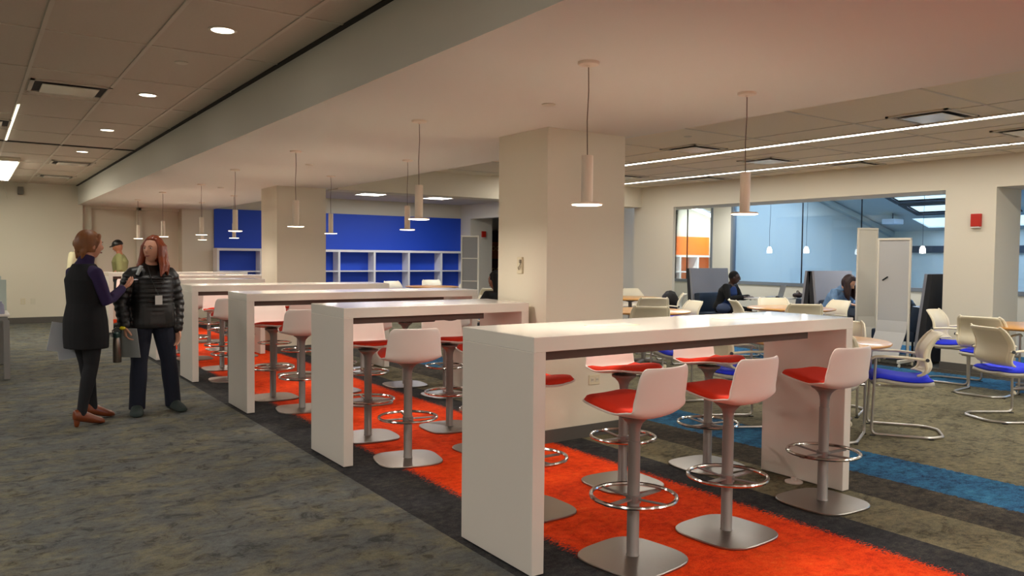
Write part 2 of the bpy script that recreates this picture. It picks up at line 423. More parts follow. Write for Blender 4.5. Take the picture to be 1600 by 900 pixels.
# ================================================================== BAR STOOLS
PROF = [(.222, .728), (.178, .734), (.105, .728), (.02, .714), (-.06, .696), (-.125, .692), (-.170, .722), (-.190, .79), (-.203, .86), (-.218, .932)]
def shellpt(u, v, inset=0, lift=0):
    y, z = lerp_path(PROF, u)
    w = .203+.008*math.sin(PI*min(1, u*1.6))-.026*max(0, u-.6)/.4
    if u < .36: w *= (1-((.36-u)/.36)**2.5*.97)**.42
    if u > .90: w *= (1-((u-.90)/.10)**2.4*.30)**.5
    w -= inset; x = w*v
    back = max(0, min(1, (u-.5)/.25)); seat = 1-back
    a = abs(v)
    z += seat*(.010*a**2.5)
    y += back*.045*a**2.2
    # corner rise between seat and back
    z += .034*math.exp(-((u-.55)/.12)**2)*a**2.6
    return Vector((x, y, z+lift))
def make_stool():
    t = empty('bar_stool')
    b = MB(); R = []
    for sc, z in ((.995, 0), (1, .004), (1, .009), (.985, .013), (.6, .016), (.2, .018)):
        ring = []
        for k in range(48):
            a = 2*PI*k/48; c, s = math.cos(a), math.sin(a); e = 2/3.4
            ring.append(Vector((.225*sc*math.copysign(abs(c)**e, c), .225*sc*math.copysign(abs(s)**e, s), z)))
        R.append(ring)
    b.rings(R).obj('base_plate', M_STEEL, t, True)
    MB().lathe([(.034, .016), (.029, .022), (.029, .56), (.0265, .561), (.0265, .60), (.030, .625), (.038, .645), (.056, .664), (.075, .675), (.078, .688)], n=24).obj('column', M_POLE, t, True)
    MB().tube([(.2*math.cos(2*PI*k/40), .2*math.sin(2*PI*k/40), .30) for k in range(40)], .010, 8, True).obj('footring', M_CHROME, t, True)
    s = MB()
    for d in (1, -1):
        s.box(min(d*.028, d*.192), max(d*.028, d*.192), -.016, .016, .285, .291)
    s.tube([(0, -.028, .288), (0, -.195, .300)], .006, 8); s.tube([(0, .028, .288), (0, .195, .300)], .006, 8)
    s.lathe([(.036, .27), (.036, .305)], n=20)
    s.obj('footring_support', M_POLE, t)
    bm = grid(lambda u, v: shellpt(u, v), 33, 17)
    sh = MB(); sh.add(bm); o = sh.obj('seat_shell', M_SHELL, t, True)
    so = o.modifiers.new('s', 'SOLIDIFY'); so.thickness = .011; so.offset = 0; sb = o.modifiers.new('b', 'SUBSURF'); sb.levels = 1; sb.render_levels = 1; bake(o)
    def cu(u, v):
        uu = .035+u*.545; e = (1-abs(2*u-1)**4)**.5*(1-abs(v)**5)**.5 if abs(v) < 1 else 0
        return shellpt(uu, v, .012, .004+.034*e)
    c = MB(); c.add(grid(cu, 26, 17)); o = c.obj('cushion', M_RED, t, True)
    so = o.modifiers.new('s', 'SOLIDIFY'); so.thickness = .006; so.offset = -1; bake(o)
    return t
stool0 = make_stool(); first_stool = True
def place_stool(x, y, rz, label, group):
    global first_stool
    o = stool0 if first_stool else dup(stool0); first_stool = False
    o.location = (x, y, 0); o.rotation_euler = (0, 0, rz); tag(o, label, 'stool', group)
    return o
TN = ['front high table', 'high table at the big pillar', 'third high table from the viewer', 'fourth high table from the viewer', 'fifth high table, at the second pillar', 'sixth high table', 'farthest high table']
NX = {0: [(2.565, -.07, 8), (3.215, -.08, 4), (4.09, -.05, -3)], 1: [(2.50, -.03, -12), (3.13, -.07, 3)], 2: [(2.51, -.03, -10), (3.15, -.04, -4), (4.0, -.07, 3)],
      3: [(2.42, .0, -6), (3.2, -.05, 4), (4.0, -.05, 0)], 4: [(2.5, -.05, 0), (3.1, -.05, 5)], 5: [(2.5, -.05, 4), (3.2, -.05, -5), (4.0, -.05, 0)], 6: [(2.5, -.05, 0), (3.2, -.05, 5), (4.0, -.05, 0)]}
FX = {0: [(2.58, .77, 0), (3.37, .875, -4), (4.145, .87, -3)], 1: [(2.553, .75, -5), (3.262, .71, -4)], 2: [(2.47, .68, 0), (3.15, .72, 6), (3.93, .70, -6)],
      3: [(2.575, .95, 0), (3.2, .85, 0), (4.0, .85, 5)], 4: [(2.5, .85, 0), (3.1, .85, 4)], 5: [(2.5, .85, 0), (3.2, .85, 0)], 6: [(2.5, .85, 0), (3.2, .85, 0)]}
for i, (x, y, L) in enumerate(TABS):
    for side, D in (('n', NX), ('f', FX)):
        n = len(D[i])
        for k, (sx, dy, rd) in enumerate(D[i]):
            pos = ('at its walkway end' if k == 0 else 'at its lounge end' if k == n-1 else 'in the middle')
            if i == 0 and side == 'n': pos += [', back and whole base in view', ', back turned to viewer', ', standing before the end panel'][k]
            lb = 'red-cushioned white stool %s the %s, %s' % ('with its back to the viewer at' if side == 'n' else 'facing the viewer across', TN[i], pos)
            w = lb.split()
            lb = ' '.join(w[:16]) if len(w) > 16 else lb
            lb = 'red-seated white bar stool, %s side of %s, %s' % ('viewer' if side == 'n' else 'far', TN[i], 'walkway end' if k == 0 else 'lounge end' if k == n-1 else 'middle')
            place_stool(sx, y+dy, math.radians(rd)+(0 if side == 'n' else PI), lb, 'red and white bar stools at the high tables')

# ================================================================== PENDANT LAMPS OVER THE TABLES
M_DISC = emit('pendant_diffuser', (1, .84, .62), 6.0)
def make_pendant():
    t = empty('pendant_lamp')
    MB().lathe([(.055, 2.392), (.055, 2.384), (.05, 2.378), (.008, 2.376), (.006, 2.366)], n=24).obj('ceiling_cup', M_PEND, t, True)
    MB().tube([(0, 0, 2.37), (.003, 0, 2.25), (-.003, .002, 2.1), (0, 0, 1.925)], .0028, 6).obj('cable', mat('cable_brown', '#6d5a4a', .6), t)
    MB().lathe([(.004, 1.93), (.028, 1.928), (.0295, 1.925), (.0295, 1.695), (.03, 1.692)], n=24).obj('tube_body', M_PEND, t, True)
    MB().lathe([(.03, 1.694), (.074, 1.692), (.079, 1.688), (.079, 1.683), (.076, 1.682), (.0755, 1.6825)], n=32).obj('disc_shade', M_PEND, t, True)
    MB().lathe([(.075, 1.6818), (.075, 1.6795), (.07, 1.6785), (.002, 1.6785)], n=32).obj('diffuser', M_DISC, t, True)
    l = bpy.data.lights.new('pendant_bulb', 'AREA'); l.shape = 'DISK'; l.size = .14; l.energy = 7.5; l.color = WARM
    o = bpy.data.objects.new('pendant_bulb', l); link(o); o.location = (0, 0, 1.675); o.parent = t
    return t
P0 = make_pendant()
PL = [(2.569, 3.06), (3.781, 3.06), (2.70, 5.10), (2.56, 7.30), (3.712, 7.26), (2.562, 9.35), (3.715, 9.33), (2.72, 11.62), (2.58, 13.53), (3.68, 13.5), (2.58, 15.75), (3.7, 15.75)]
PT = ['over the walkway half of the front high table', 'over the lounge half of the front high table', 'over the short table at the big pillar',
      'over the walkway half of the third high table', 'over the lounge half of the third high table', 'over the walkway half of the fourth high table',
      'over the lounge half of the fourth high table', 'over the short table at the second pillar', 'over the walkway half of the sixth high table',
      'over the lounge half of the sixth high table', 'over the walkway half of the farthest high table', 'over the lounge half of the farthest high table']
for i, ((x, y), t) in enumerate(zip(PL, PT)):
    o = P0 if i == 0 else dup(P0)
    o.location = (x, y, 0); tag(o, 'slim beige pendant lamp with glowing disc '+t, 'lamp', 'cylinder pendant lamps over the high tables')

# ================================================================== LIGHT FITTINGS
M_CAN = emit('downlight_lens', (1, .9, .72), 5)
def make_can():
    t = empty('recessed_downlight')
    MB().lathe([(.085, 0), (.085, -.004), (.07, -.006), (.066, -.003)], n=28).obj('trim_ring', M_TRIM, t, True)
    MB().lathe([(.066, -.0035), (.002, -.0045)], n=24).obj('lens', M_CAN, t)
    l = bpy.data.lights.new('downlight_bulb', 'SPOT'); l.energy = 26; l.color = NEUT; l.spot_size = math.radians(105); l.spot_blend = .6; l.shadow_soft_size = .06
    o = bpy.data.objects.new('downlight_bulb', l); link(o); o.location = (0, 0, -.012); o.parent = t
    return t
C0 = make_can()
for j, (x, y) in enumerate(((-2.6, -3.2), (-2.6, .4), (-2.6, 4.0), (-2.6, 7.6), (-2.6, 11.2), (.6, -3.2), (6.0, -3.4), (3.1, -3.3), (6.0, -.6))):  # unseen panels added on the ceilings as fill light
    zc = ZL if x < 1.88 else ZS if x < 4.45 else 2.74
    t = empty('troffer_or_fill_panel', (x, y, zc)); tag(t, 'unseen fill light panel added on the ceiling to brighten the room', 'light', 'added fill lights out of view')
    MB().box(-.27, .27, -.55, .55, -.006, -.001).obj('lens', emit('fill_panel_lens', (1, .97, .9), 5), t); f = MB(); f.box(-.3, .3, -.58, -.55, -.01, 0); f.box(-.3, .3, .55, .58, -.01, 0); f.box(-.3, -.27, -.55, .55, -.01, 0); f.box(.27, .3, -.55, .55, -.01, 0); f.obj('frame', M_GRID, t)
    area('troffer_or_fill_lamp', (0, 0, -.02), .5, 1.0, 36, (1, .97, .92), parent=t)
cans = [(1.3, y) for y in (5.0, 7.42, 9.8, 12.1)]+[(1.3, 2.6), (1.3, 0.2), (1.3, -2.2), (-1.8, 0.2), (-1.8, 5.0), (-1.8, 2.6), (-4.5, 2.6), (-4.5, 6.5)]
for i, (x, y) in enumerate(cans):
    o = C0 if i == 0 else dup(C0)
    o.location = (x, y, ZL-.002)
    tag(o, ['recessed round downlight nearest the viewer in the walkway ceiling', 'second recessed downlight along the walkway ceiling', 'third recessed downlight along the walkway ceiling', 'last recessed downlight, beyond the dark ceiling joint'][i] if i < 4 else 'recessed round downlight in walkway ceiling behind the viewer', 'light', 'recessed downlights in the walkway ceiling')
# linear strips in the lounge ceiling
M_STRIP = emit('linear_diffuser', (1, .96, .88), 5)
for j, (sx, y0) in enumerate(((7.70, -4.4), (9.62, -4.4))):
    t = empty('linear_light_or_glint', (sx, 0, 2.74)); tag(t, ['continuous glowing ceiling strip crossing the lounge, closer to the high tables', 'continuous glowing ceiling strip crossing the lounge, closer to the booths'][j], 'light', 'linear ceiling strips over the lounge')
    y = y0; b = MB(); f = MB()
    while y < 10.7:
        b.box(-.05, .05, y+.012, min(y+1.22, 10.75)-.012, -.012, -.002); f.box(-.062, .062, y-.012, y+.012, -.012, 0); y += 1.22
    b.obj('diffuser', M_STRIP, t); f.box(-.062, -.05, y0, 10.75, -.014, 0); f.box(.05, .062, y0, 10.75, -.014, 0); f.obj('housing', M_GRID, t)
    area('strip_tube', (0, 3.2, -.02), .1, 15, (115, 58)[j], (1, .96, .88), parent=t)
# troffers over far lounge
M_TROF = emit('troffer_and_fill_lens', (1, .97, .9), 7)
for j, (x, y) in enumerate(((7.45, 16.35), (9.15, 16.35), (5.8, 13.2), (8.2, 13.4))):
    t = empty('troffer_or_fill_panel', (x, y, ZL)); tag(t, 'square recessed ceiling light before the blue bookcase wall'+[', closer to the second pillar', ', closer to the doorway', ' far back over the high chairs', ' far back over the cream chairs'][j] if j < 2 else 'square recessed ceiling light over the back lounge, hidden behind the header', 'light', 'square troffers in the back lounge')
    MB().box(-.27, .27, -.27, .27, -.006, -.001).obj('lens', M_TROF, t)
    f = MB(); f.box(-.3, .3, -.3, -.27, -.01, 0); f.box(-.3, .3, .27, .3, -.01, 0); f.box(-.3, -.27, -.27, .27, -.01, 0); f.box(.27, .3, -.27, .27, -.01, 0); f.obj('frame', M_GRID, t)
    area('troffer_or_fill_lamp', (0, 0, -.02), .5, .5, 18, (.95, .96, 1), parent=t)
for j, (x, y) in enumerate(((12.0, 10.2), (12.0, 6.6))):  # two unseen lamps added above the booths to lift the dark alcove
    t = empty('troffer_or_fill_panel', (x, y, 2.62)); tag(t, 'unseen fill light added above the booths behind the wall beam', 'light', 'added fill lights out of view')
    MB().box(-.27, .27, -.27, .27, -.006, -.001).obj('lens', M_TROF, t)
    f = MB(); f.box(-.3, .3, -.3, -.27, -.01, 0); f.box(-.3, .3, .27, .3, -.01, 0); f.box(-.3, -.27, -.27, .27, -.01, 0); f.box(.27, .3, -.27, .27, -.01, 0); f.obj('frame', M_GRID, t)
    area('troffer_or_fill_lamp', (0, 0, -.02), .5, .5, 26, (.93, .96, 1), parent=t)
# bright work light at the far end of the walkway
t = empty('ceiling_work_light', (.36, 15.2, ZL)); tag(t, 'very bright long light fitting on the walkway ceiling before the back wall', 'light')
f = MB(); f.box(-.30, .30, -1.7, 1.7, -.06, 0, .01); f.obj('housing', M_TRIM, t)
MB().box(-.27, .27, -1.66, 1.66, -.085, -.058, .004).obj('lens', emit('work_light_lens', (1, .95, .82), 7), t)
area('work_light_tube', (0, 0, -.10), .5, 3.2, 22, (1, .94, .74), parent=t)
t = empty('linear_light_or_glint', (.41, 9.0, ZL)); tag(t, 'ceiling grid bar with its bright reflection added as glow, above the walkway', 'light')  # grid bar, no lamp; light it reflects is put in as emission
MB().box(-.011, .011, -.4, 2.4, -.014, -.004).obj('diffuser', emit('grid_bar_glint', (1, .93, .7), 1.2), t); MB().box(-.016, .016, -.4, 2.4, -.006, 0).obj('housing', M_GRID, t)
# hanging cable and wall speaker at back
t = empty('wall_speaker', (.88, 18.3, 2.62)); tag(t, 'small grey box bracket mounted high on the back wall', 'speaker')
MB().box(-.045, .045, -.16, -.04, -.08, .07, .008).obj('body', mat('speaker_grey', '#6d675c', .6), t); MB().box(-.015, .015, -.05, 0, -.02, .02).obj('bracket', M_DGREY, t)
MB().tube(rounded([(.62, 17.9, ZL), (.60, 17.95, 2.66), (.66, 18.0, 2.44)], .1, 6), .012, 8).obj('hanging_cable', M_TRIM, None, True, label='short curved white cable hanging from ceiling before the back wall', cat='cable')

# ceiling diffusers
def diffuser(x, y, z, label, sx=.58, sy=.56, m=None):
    t = empty('air_diffuser', (x, y, z)); tag(t, label, 'air vent', 'square ceiling air diffusers')
    f = MB(); a, b = sx/2, sy/2
    f.box(-a, a, -b, -b+.03, -.012, 0); f.box(-a, a, b-.03, b, -.012, 0); f.box(-a, -a+.03, -b, b, -.012, 0); f.box(a-.03, a, -b, b, -.012, 0); f.obj('frame', M_GRID, t)
    MB().box(-a+.03, a-.03, -b+.03, b-.03, -.002, -.001).obj('neck', M_REVEAL, t)
    MB().box(-a+.085, a-.085, -b+.085, b-.085, -.022, -.014, .004, 1).obj('panel', mat('vent_white', '#d9d2c4', .25, metal=.3), t)
diffuser(.72, 7.55, ZL-.001, 'rectangular air diffuser beside the glowing grid bar in the walkway ceiling'); diffuser(.12, 9.95, ZL-.001, 'air diffuser at the frame edge in the walkway ceiling')
diffuser(1.34, 13.75, ZL-.001, 'air diffuser next to the bright work light'); diffuser(1.34, 16.3, ZL-.001, 'air diffuser in walkway ceiling closest to the back wall')
for x, y, lb in ((7.22, 6.62, 'beside the strip light, over the cream chairs by the pillar'), (7.28, 3.8, 'beside the strip light near the front of the lounge'), (8.85, 6.8, 'between the two strip lights in mid lounge'),
                 (8.85, 3.6, 'between the two strip lights at the frame edge'), (10.1, 8.95, 'against the booth wall close to the corner'), (10.1, 6.3, 'against the booth wall above the pendants'), (8.85, 9.6, 'between the strip lights near the cross beam')):
    diffuser(x, y, 2.739, 'square air diffuser '+lb)
# sprinkler caps
def cap(x, y, z, label, r=.045):
    MB().lathe([(r, z), (r, z-.006), (r*.8, z-.01), (.002, z-.011)], (x, y, 0), 20).obj('sprinkler_cap', M_TRIM, None, True, label=label, cat='sprinkler', group='round sprinkler caps on the ceilings')
for x, y, z, lb in ((3.07, 4.046, ZS, 'on the low ceiling in front of the big pillar'), (3.06, 8.294, ZS, 'on the low ceiling between third and fourth tables'), (3.086, 12.01, ZS, 'on the low ceiling past the second pillar'),
                    (1.28, 6.02, ZL, 'in the walkway ceiling between two downlights'), (6.45, 6.0, 2.74, 'in the lounge ceiling beside the pillar top'), (7.1, 3.5, 2.74, 'in the lounge ceiling near the front diffuser'), (8.5, 2.9, 2.74, 'in the lounge ceiling at the frame edge')):
    cap(x, y, z, 'small round sprinkler cap '+lb)

# ================================================================== BLUE BOOKCASE WALL
M_BLUEP = mat('blue_paint', '#1748c4', .55); M_WSH = mat('white_shelf', '#e8e6e6', .4)
struct(MB().box(4.53, 10.93, 18.20, 18.245, 1.55, 2.42).obj('trim_7', M_BLUEP))
t = empty('bookcase', (4.5, 17.86, 0)); tag(t, 'long white bookcase with blue back panels under the blue wall band', 'bookcase')
MB().box(0, 6.38, 0, .36, 1.49, 1.545, .003, 1).obj('top_board', M_WSH, t)
for z in (1.03, .56): MB().box(.03, 6.35, .005, .34, z-.014, z+.014).obj('shelf_board', M_WSH, t)
MB().box(0, 6.38, .02, .34, 0, .1).obj('plinth', M_WSH, t)
for k, xx in enumerate((0, .94, 1.86, 2.8, 3.72, 4.66, 5.6, 6.33)): MB().box(xx, xx+.05, 0, .34, .1, 1.49).obj('side_board' if k in (0, 7) else 'divider', M_WSH, t)
MB().box(.02, 6.36, .335, .355, .1, 1.49).obj('back_board', M_BLUEP, t)
# orange bookcase in glass-fronted room
M_ORA = mat('orange_paint', '#ff7a1e', .55)
struct(MB().box(14.0, 15.92, 14.0, 14.06, 1.50, 1.97).obj('trim_8', M_ORA)); 
t = empty('bookcase', (13.9, 13.7, 0)); tag(t, 'white bookcase with orange back panels seen through the narrow window', 'bookcase')
MB().box(0, 2.08, 0, .34, 1.45, 1.50).obj('top_board', M_WSH, t)
for z in (1.08, .6): MB().box(.03, 2.05, .005, .32, z-.014, z+.014).obj('shelf_board', M_WSH, t)
for k, xx in enumerate((0, .62, 1.26, 2.03)): MB().box(xx, xx+.05, 0, .32, 0, 1.45).obj('side_board' if k in (0, 3) else 'divider', M_WSH, t)
MB().box(.02, 2.06, .315, .335, 0, 1.45).obj('back_board', M_ORA, t)
t = empty('linear_light_or_glint', (14.6, 13.2, 0)); tag(t, 'bright sloping light strip above the orange bookcase room', 'light')
b = MB(); b.rings([[Vector((xx, yy, roofz(xx+14.6)-.62+dz)) for yy, dz in ((-.05, 0), (.05, 0), (.05, .05), (-.05, .05))] for xx in (-1.2, 1.6)]); b.obj('diffuser', emit('slope_strip', (.95, .97, 1), 6), t)
b = MB(); b.rings([[Vector((xx, yy, roofz(xx+14.6)-.57+dz)) for yy, dz in ((-.08, 0), (.08, 0), (.08, .03), (-.08, .03))] for xx in (-1.2, 1.6)])
for xx in (-1, 0, 1.4): b.tube([(xx, 0, roofz(xx+14.6)-.55), (xx, 0, roofz(xx+14.6)+.01)], .006, 6)
b.obj('housing', M_DGREY, t)
area('orange_room_tube', (.2, -.2, 2.75), 2.2, .3, 150, (1, .97, .93), parent=t)
# brown display shelf in the far doorway
t = empty('display_shelf', (12.6, 19.9, 0)); tag(t, 'tall dark brown shelf with orange panels seen through the far doorway', 'shelf')
MB().box(0, 1.3, 0, .35, .1, 2.2).obj('body', mat('dark_brown_wood', '#33201c', .6), t)
for z0, z1, c in ((1.35, 1.85, '#a3501f'), (.9, 1.3, '#5e2b1e')): MB().box(.06, 1.24, -.02, .0, z0, z1).obj('panel', mat('panel'+c, c, .6), t)
for z in (1.66, 1.0):
    for xx in (.45, .62): MB().tube([(xx+.06*math.cos(a*PI/10), -.03, z+.06*math.sin(a*PI/10)) for a in range(20)], .014, 8, True).obj('ring_ornament', mat('tan_ring', '#c99e5c', .5), t, True)
MB().box(0, 1.3, -.01, .35, 0, .1).obj('plinth', M_BLACK, t)
MB().box(12.7, 14.2, 20.24, 20.3, 1.88, 2.2).obj('wall_display', mat('pale_blue_panel', '#8ea4c4', .4), None, label='pale blue panel on the passage wall above the brown shelf', cat='panel')

# ================================================================== FIXTURES ON WALLS
M_FIRE = mat('fire_alarm_red', '#b8200f', .4)
def alarm(loc, rz, label, s=1):
    t = empty('fire_alarm', loc, rz); tag(t, label, 'fire alarm', 'red fire alarms on the walls')
    MB().box(-.06*s, .06*s, -.045, 0, -.075*s, .085*s, .006).obj('body', M_FIRE, t); MB().box(-.055*s, .055*s, -.05, -.002, -.095*s, -.078*s, .003, 1).obj('strobe_lens', mat('lens_white', '#d9d4cc', .3), t)
alarm((10.5, 4.87, 1.93), -PI/2, 'red fire alarm on the wide cream column between the lounge openings'); alarm((11.30, 17.7, 2.0), 0, 'red fire alarm on the wall beside the far doorway')
t = empty('wall_outlet', (4.075, 4.736, .45)); tag(t, 'white double power outlet low on the big pillar above its grey baseboard', 'outlet')
MB().box(-.058, .058, -.007, 0, -.04, .04, .003, 1).obj('plate', M_PLATE, t)
s_ = MB()
for q in (-.025, .025):
    s_.box(q-.016, q+.016, -.009, -.006, -.018, .018, .002, 1)
s_.obj('receptacle', M_TRIM, t); s_ = MB()
for q in (-.025, .025): s_.box(q-.008, q-.005, -.0098, -.0088, -.006, .008); s_.box(q+.005, q+.008, -.0098, -.0088, -.006, .008)
s_.obj('slot', M_BLACK, t)
t = empty('wall_switch', (3.592, 5.07, 1.35), -PI/2); tag(t, 'ivory wall control with curled key cord on the pillar face', 'switch')
MB().box(-.034, .034, -.018, 0, -.066, .066, .005).obj('plate', M_PLATE, t)
MB().tube(rounded([(.02, -.022, .03), (.035, -.03, .02), (.02, -.03, -.01), (.0, -.03, -.015), (.01, -.028, -.035)], .01), .004, 6).obj('key_cord', mat('cord_taupe', '#84796a', .6), t); MB().box(.012, .03, -.032, -.016, .018, .045, .003, 1).obj('knob', mat('cord_taupe', '#84796a', .6), t)
for j, x in enumerate((.90, 1.07)):
    t = empty('wall_outlet', (x, 18.3, .44)); tag(t, 'small wall plate low on the back wall, '+['closer to the desks', 'closer to the standing women'][j], 'outlet')
    MB().box(-.04, .04, -.008, 0, -.06, .06, .003, 1).obj('plate', M_PLATE if j == 0 else M_TRIM, t); b = MB(); b.box(-.014, .014, -.011, -.007, .008, .034); b.box(-.014, .014, -.011, -.007, -.034, -.008); b.obj('receptacle', M_TRIM, t)

# ================================================================== CANTILEVER CHAIRS
def make_chair():
    t = empty('cantilever_chair')
    f = MB(); r = .0115
    sled = [(.245, .205, .64), (.245, .215, .30), (.245, .225, .014), (.245, -.20, .014), (.15, -.31, .014), (-.15, -.31, .014), (-.245, -.20, .014), (-.245, .225, .014), (-.245, .215, .30), (-.245, .205, .64)]
    f.tube(rounded(sled, .05), r, 8); f.tube([(-.245, .21, .40), (.245, .21, .40)], .009, 8)
    f.tube(rounded([(-.245, .21, .41), (-.2, .18, .405), (-.2, -.15, .405), (.2, -.15, .405), (.2, .18, .405), (.245, .21, .41)], .04), .009, 8)
    f.obj('sled_frame', M_SATIN, t, True)
    P = MB()
    for q in (.225, -.2):
        for sx in (.245, -.245): P.box(sx-.014, sx+.014, q-.03, q+.01, 0, .006)
    P.obj('floor_glide', M_RUB, t)
    def seatpt(u, v, dz=0, ins=0):
        y = .24-ins-u*(.47-2*ins); z = .445+.018*math.cos(u*PI*1.2+.6)-.03*max(0, .12-u)/.12
        a = abs(v); w = (.232-ins)*(1-.10*u); 
        if u < .15: w *= 1-.12*((.15-u)/.15)**2
        if u > .88: w *= 1-.18*((u-.88)/.12)**2
        return Vector((w*v, y, z+.012*a*a+dz))
    s = MB(); s.add(grid(lambda u, v: seatpt(u, v), 14, 9)); o = s.obj('seat_pan', M_PAN, t, True); m = o.modifiers.new('s', 'SOLIDIFY'); m.thickness = .028; m.offset = -1 if True else 0; bake(o)
    s = MB(); s.add(grid(lambda u, v: seatpt(u, v, .006+.036*max(0, (1-abs(2*u-1)**5))**.5*max(0, 1-abs(v)**6)**.5, .004), 22, 15)); o = s.obj('seat_cushion', M_BLUE, t, True); m = o.modifiers.new('s', 'SOLIDIFY'); m.thickness = .01; m.offset = 0; bake(o)
    BP = [(-.165, .500), (-.205, .520), (-.222, .57), (-.205, .64), (-.215, .71), (-.255, .78), (-.300, .835)]
    def bk(u, v, off=0, ins=0):
        y, z = lerp_path(BP, u); w = .205+.03*math.sin(PI*u)-ins
        if u > .9: w *= 1-.08*((u-.9)/.1)**2
        return Vector((w*v, y+.055*abs(v)**2.2+off, z))
    s = MB(); s.add(grid(bk, 18, 13)); o = s.obj('backrest', M_CREAM, t, True); m = o.modifiers.new('s', 'SOLIDIFY'); m.thickness = .012; m.offset = 0; bake(o)
    s = MB(); s.add(grid(lambda u, v: bk(.14+u*.76, v*.86, -.0085), 14, 11)); o2 = s.obj('mesh_panel', M_MESH, o, True)
    for sg in (1, -1):
        MB().tube([tuple(bk(k/12, sg)) for k in range(13)], [.012+.008*math.sin(PI*k/12) for k in range(13)], 8, flat=.8, roundend=True).obj('side_rib', M_CREAM, o, True)
    for sg in (1, -1):
        a = MB(); a.tube(rounded([(sg*.245, .235, .625), (sg*.25, .20, .645), (sg*.252, 0, .645), (sg*.245, -.17, .63)], .04), .0155, 8, flat=.75, roundend=True); a.obj('armrest', M_CREAM, t, True)
    h = MB()
    for sg in (1, -1): h.lathe([(.014, -.006), (.014, .006)], (sg*.262, -.165, .632), 12, 'x')
    h.obj('pivot', M_DGREY, t)
    return t
ch0 = make_chair(); _fc = [True]
def chair(x, y, head, label, group='blue-seated cream chairs in the lounge'):
    o = ch0 if _fc[0] else dup(ch0); _fc[0] = False
    rz = math.atan2(head[1], head[0])-PI/2
    o.location = (x, y, 0); o.rotation_euler = (0, 0, rz); return tag(o, label, 'chair', group)
chair(6.33, 3.50, (-.57, .82), 'blue-seated cream chair beside round oak table, full sled base in view')
chair(5.70, 3.74, (.90, .40), 'blue-seated chair half hidden behind end panel of front high table')
chair(5.48, 4.46, (.87, -.50), 'blue-seated chair seen below front high table between two red stools')
chair(6.66, 4.32, (-.85, -.35), 'cream chair rising behind lounge end of front high table')
chair(9.52, 4.62, (.15, -1), 'blue-seated cream chair standing against the wide cream column')
chair(8.98, 4.02, (1, .10), 'blue-seated cream chair, mesh back to viewer, before the cream column')
chair(7.72, 3.26, (.87, -.50), 'blue-seated chair cut off by the frame, lowest sled loop')
chair(9.50, 2.9, (-.2, 1), 'cream chair at frame edge beside the round oak table')
chair(10.25, 10.80, (-.7, -.7), 'cream chair farthest back beside the narrow window column')
chair(8.42, 8.53, (.5, .87), 'middle one of three cream backs rising beside the big pillar')
chair(6.90, 7.03, (.5, .75), 'lowest of three cream backs rising beside the big pillar')
chair(9.55, 9.25, (-.5, .5), 'cream chair carrying a dark coat before the grey booth')
chair(7.98, 7.52, (-.8, .3), 'cream chair in profile, facing away from the man with laptop')
chair(9.13, 7.26, (.75, -.55), 'cream chair in profile in front of the man at the laptop')
chair(9.82, 7.30, (-.39, -.6), 'cream chair before the booth table with the bag')
chair(9.17, 6.46, (.56, .66), 'cream chair back directly before the dark double booth')
chair(10.08, 6.68, (-.81, .31), 'cream chair in profile before the woman in denim')
chair(6.02, 5.62, (.3, 1), 'blue-seated chair glimpsed under front high table beside the pillar')
chair(7.95, 16.0, (.2, -1), 'cream chair before the bookcase, first of three small backs')
chair(9.2, 16.6, (-.2, -1), 'cream chair before the bookcase, highest of three small backs')
chair(9.0, 15.0, (-.9, -.2), 'cream chair partly behind the grey whiteboard before the bookcase')
chair(8.0, 12.3, (.3, 1), 'cream chair with mesh back beside the grey rolling whiteboard')
chair(8.75, 12.9, (-.9, .3), 'cream chair turned sideways near the far doorway')
chair(6.35, 9.6, (-.4, -.9), 'cream chair standing behind the big pillar')

# ================================================================== ROUND TABLES
def make_rt():
    t = empty('round_table')
    MB().lathe([(.002, .708), (.555, .708), (.585, .714), (.597, .725), (.597, .734), (.590, .738), (.002, .738)], n=56).obj('tabletop', M_WOOD, t, True)
    MB().lathe([(.03, .07), (.03, .66), (.16, .705), (.16, .7079)], n=20).obj('pedestal', M_POLE, t, True)
    b = MB()
    for k in range(4):
        a = PI/4+k*PI/2; b.tube([(0, 0, .085), (.30*math.cos(a), .30*math.sin(a), .07)], [.03, .018], 8, roundend=True)
    b.obj('base', M_POLE, t, True)
    for k in range(4):
        a = PI/4+k*PI/2; p = (.29*math.cos(a), .29*math.sin(a), .027)
        MB().lathe([(.018, -.012), (.027, -.008), (.027, .008), (.018, .012)], p, 16, 'x').obj('caster', M_CREAM, t, True)
    return t
rt0 = make_rt()
for i, (x, y, lb) in enumerate(((5.93, 4.03, 'round oak-topped table just beyond lounge end of front high table'), (9.35, 3.66, 'round oak table before the cream column at frame edge'),
        (9.57, 6.90, 'round oak table among cream chairs before the dark double booth'), (9.35, 9.95, 'round oak table near the narrow window column, beside the pillar edge'),
        (7.25, 7.45, 'round oak table behind the high table corner, beside the big pillar'), (8.6, 15.6, 'round table in front of the blue bookcase'))):
    o = rt0 if i == 0 else dup(rt0)
    o.location = (x, y, 0); o.rotation_euler = (0, 0, .3*i); tag(o, lb, 'table', 'round oak tables in the lounge')

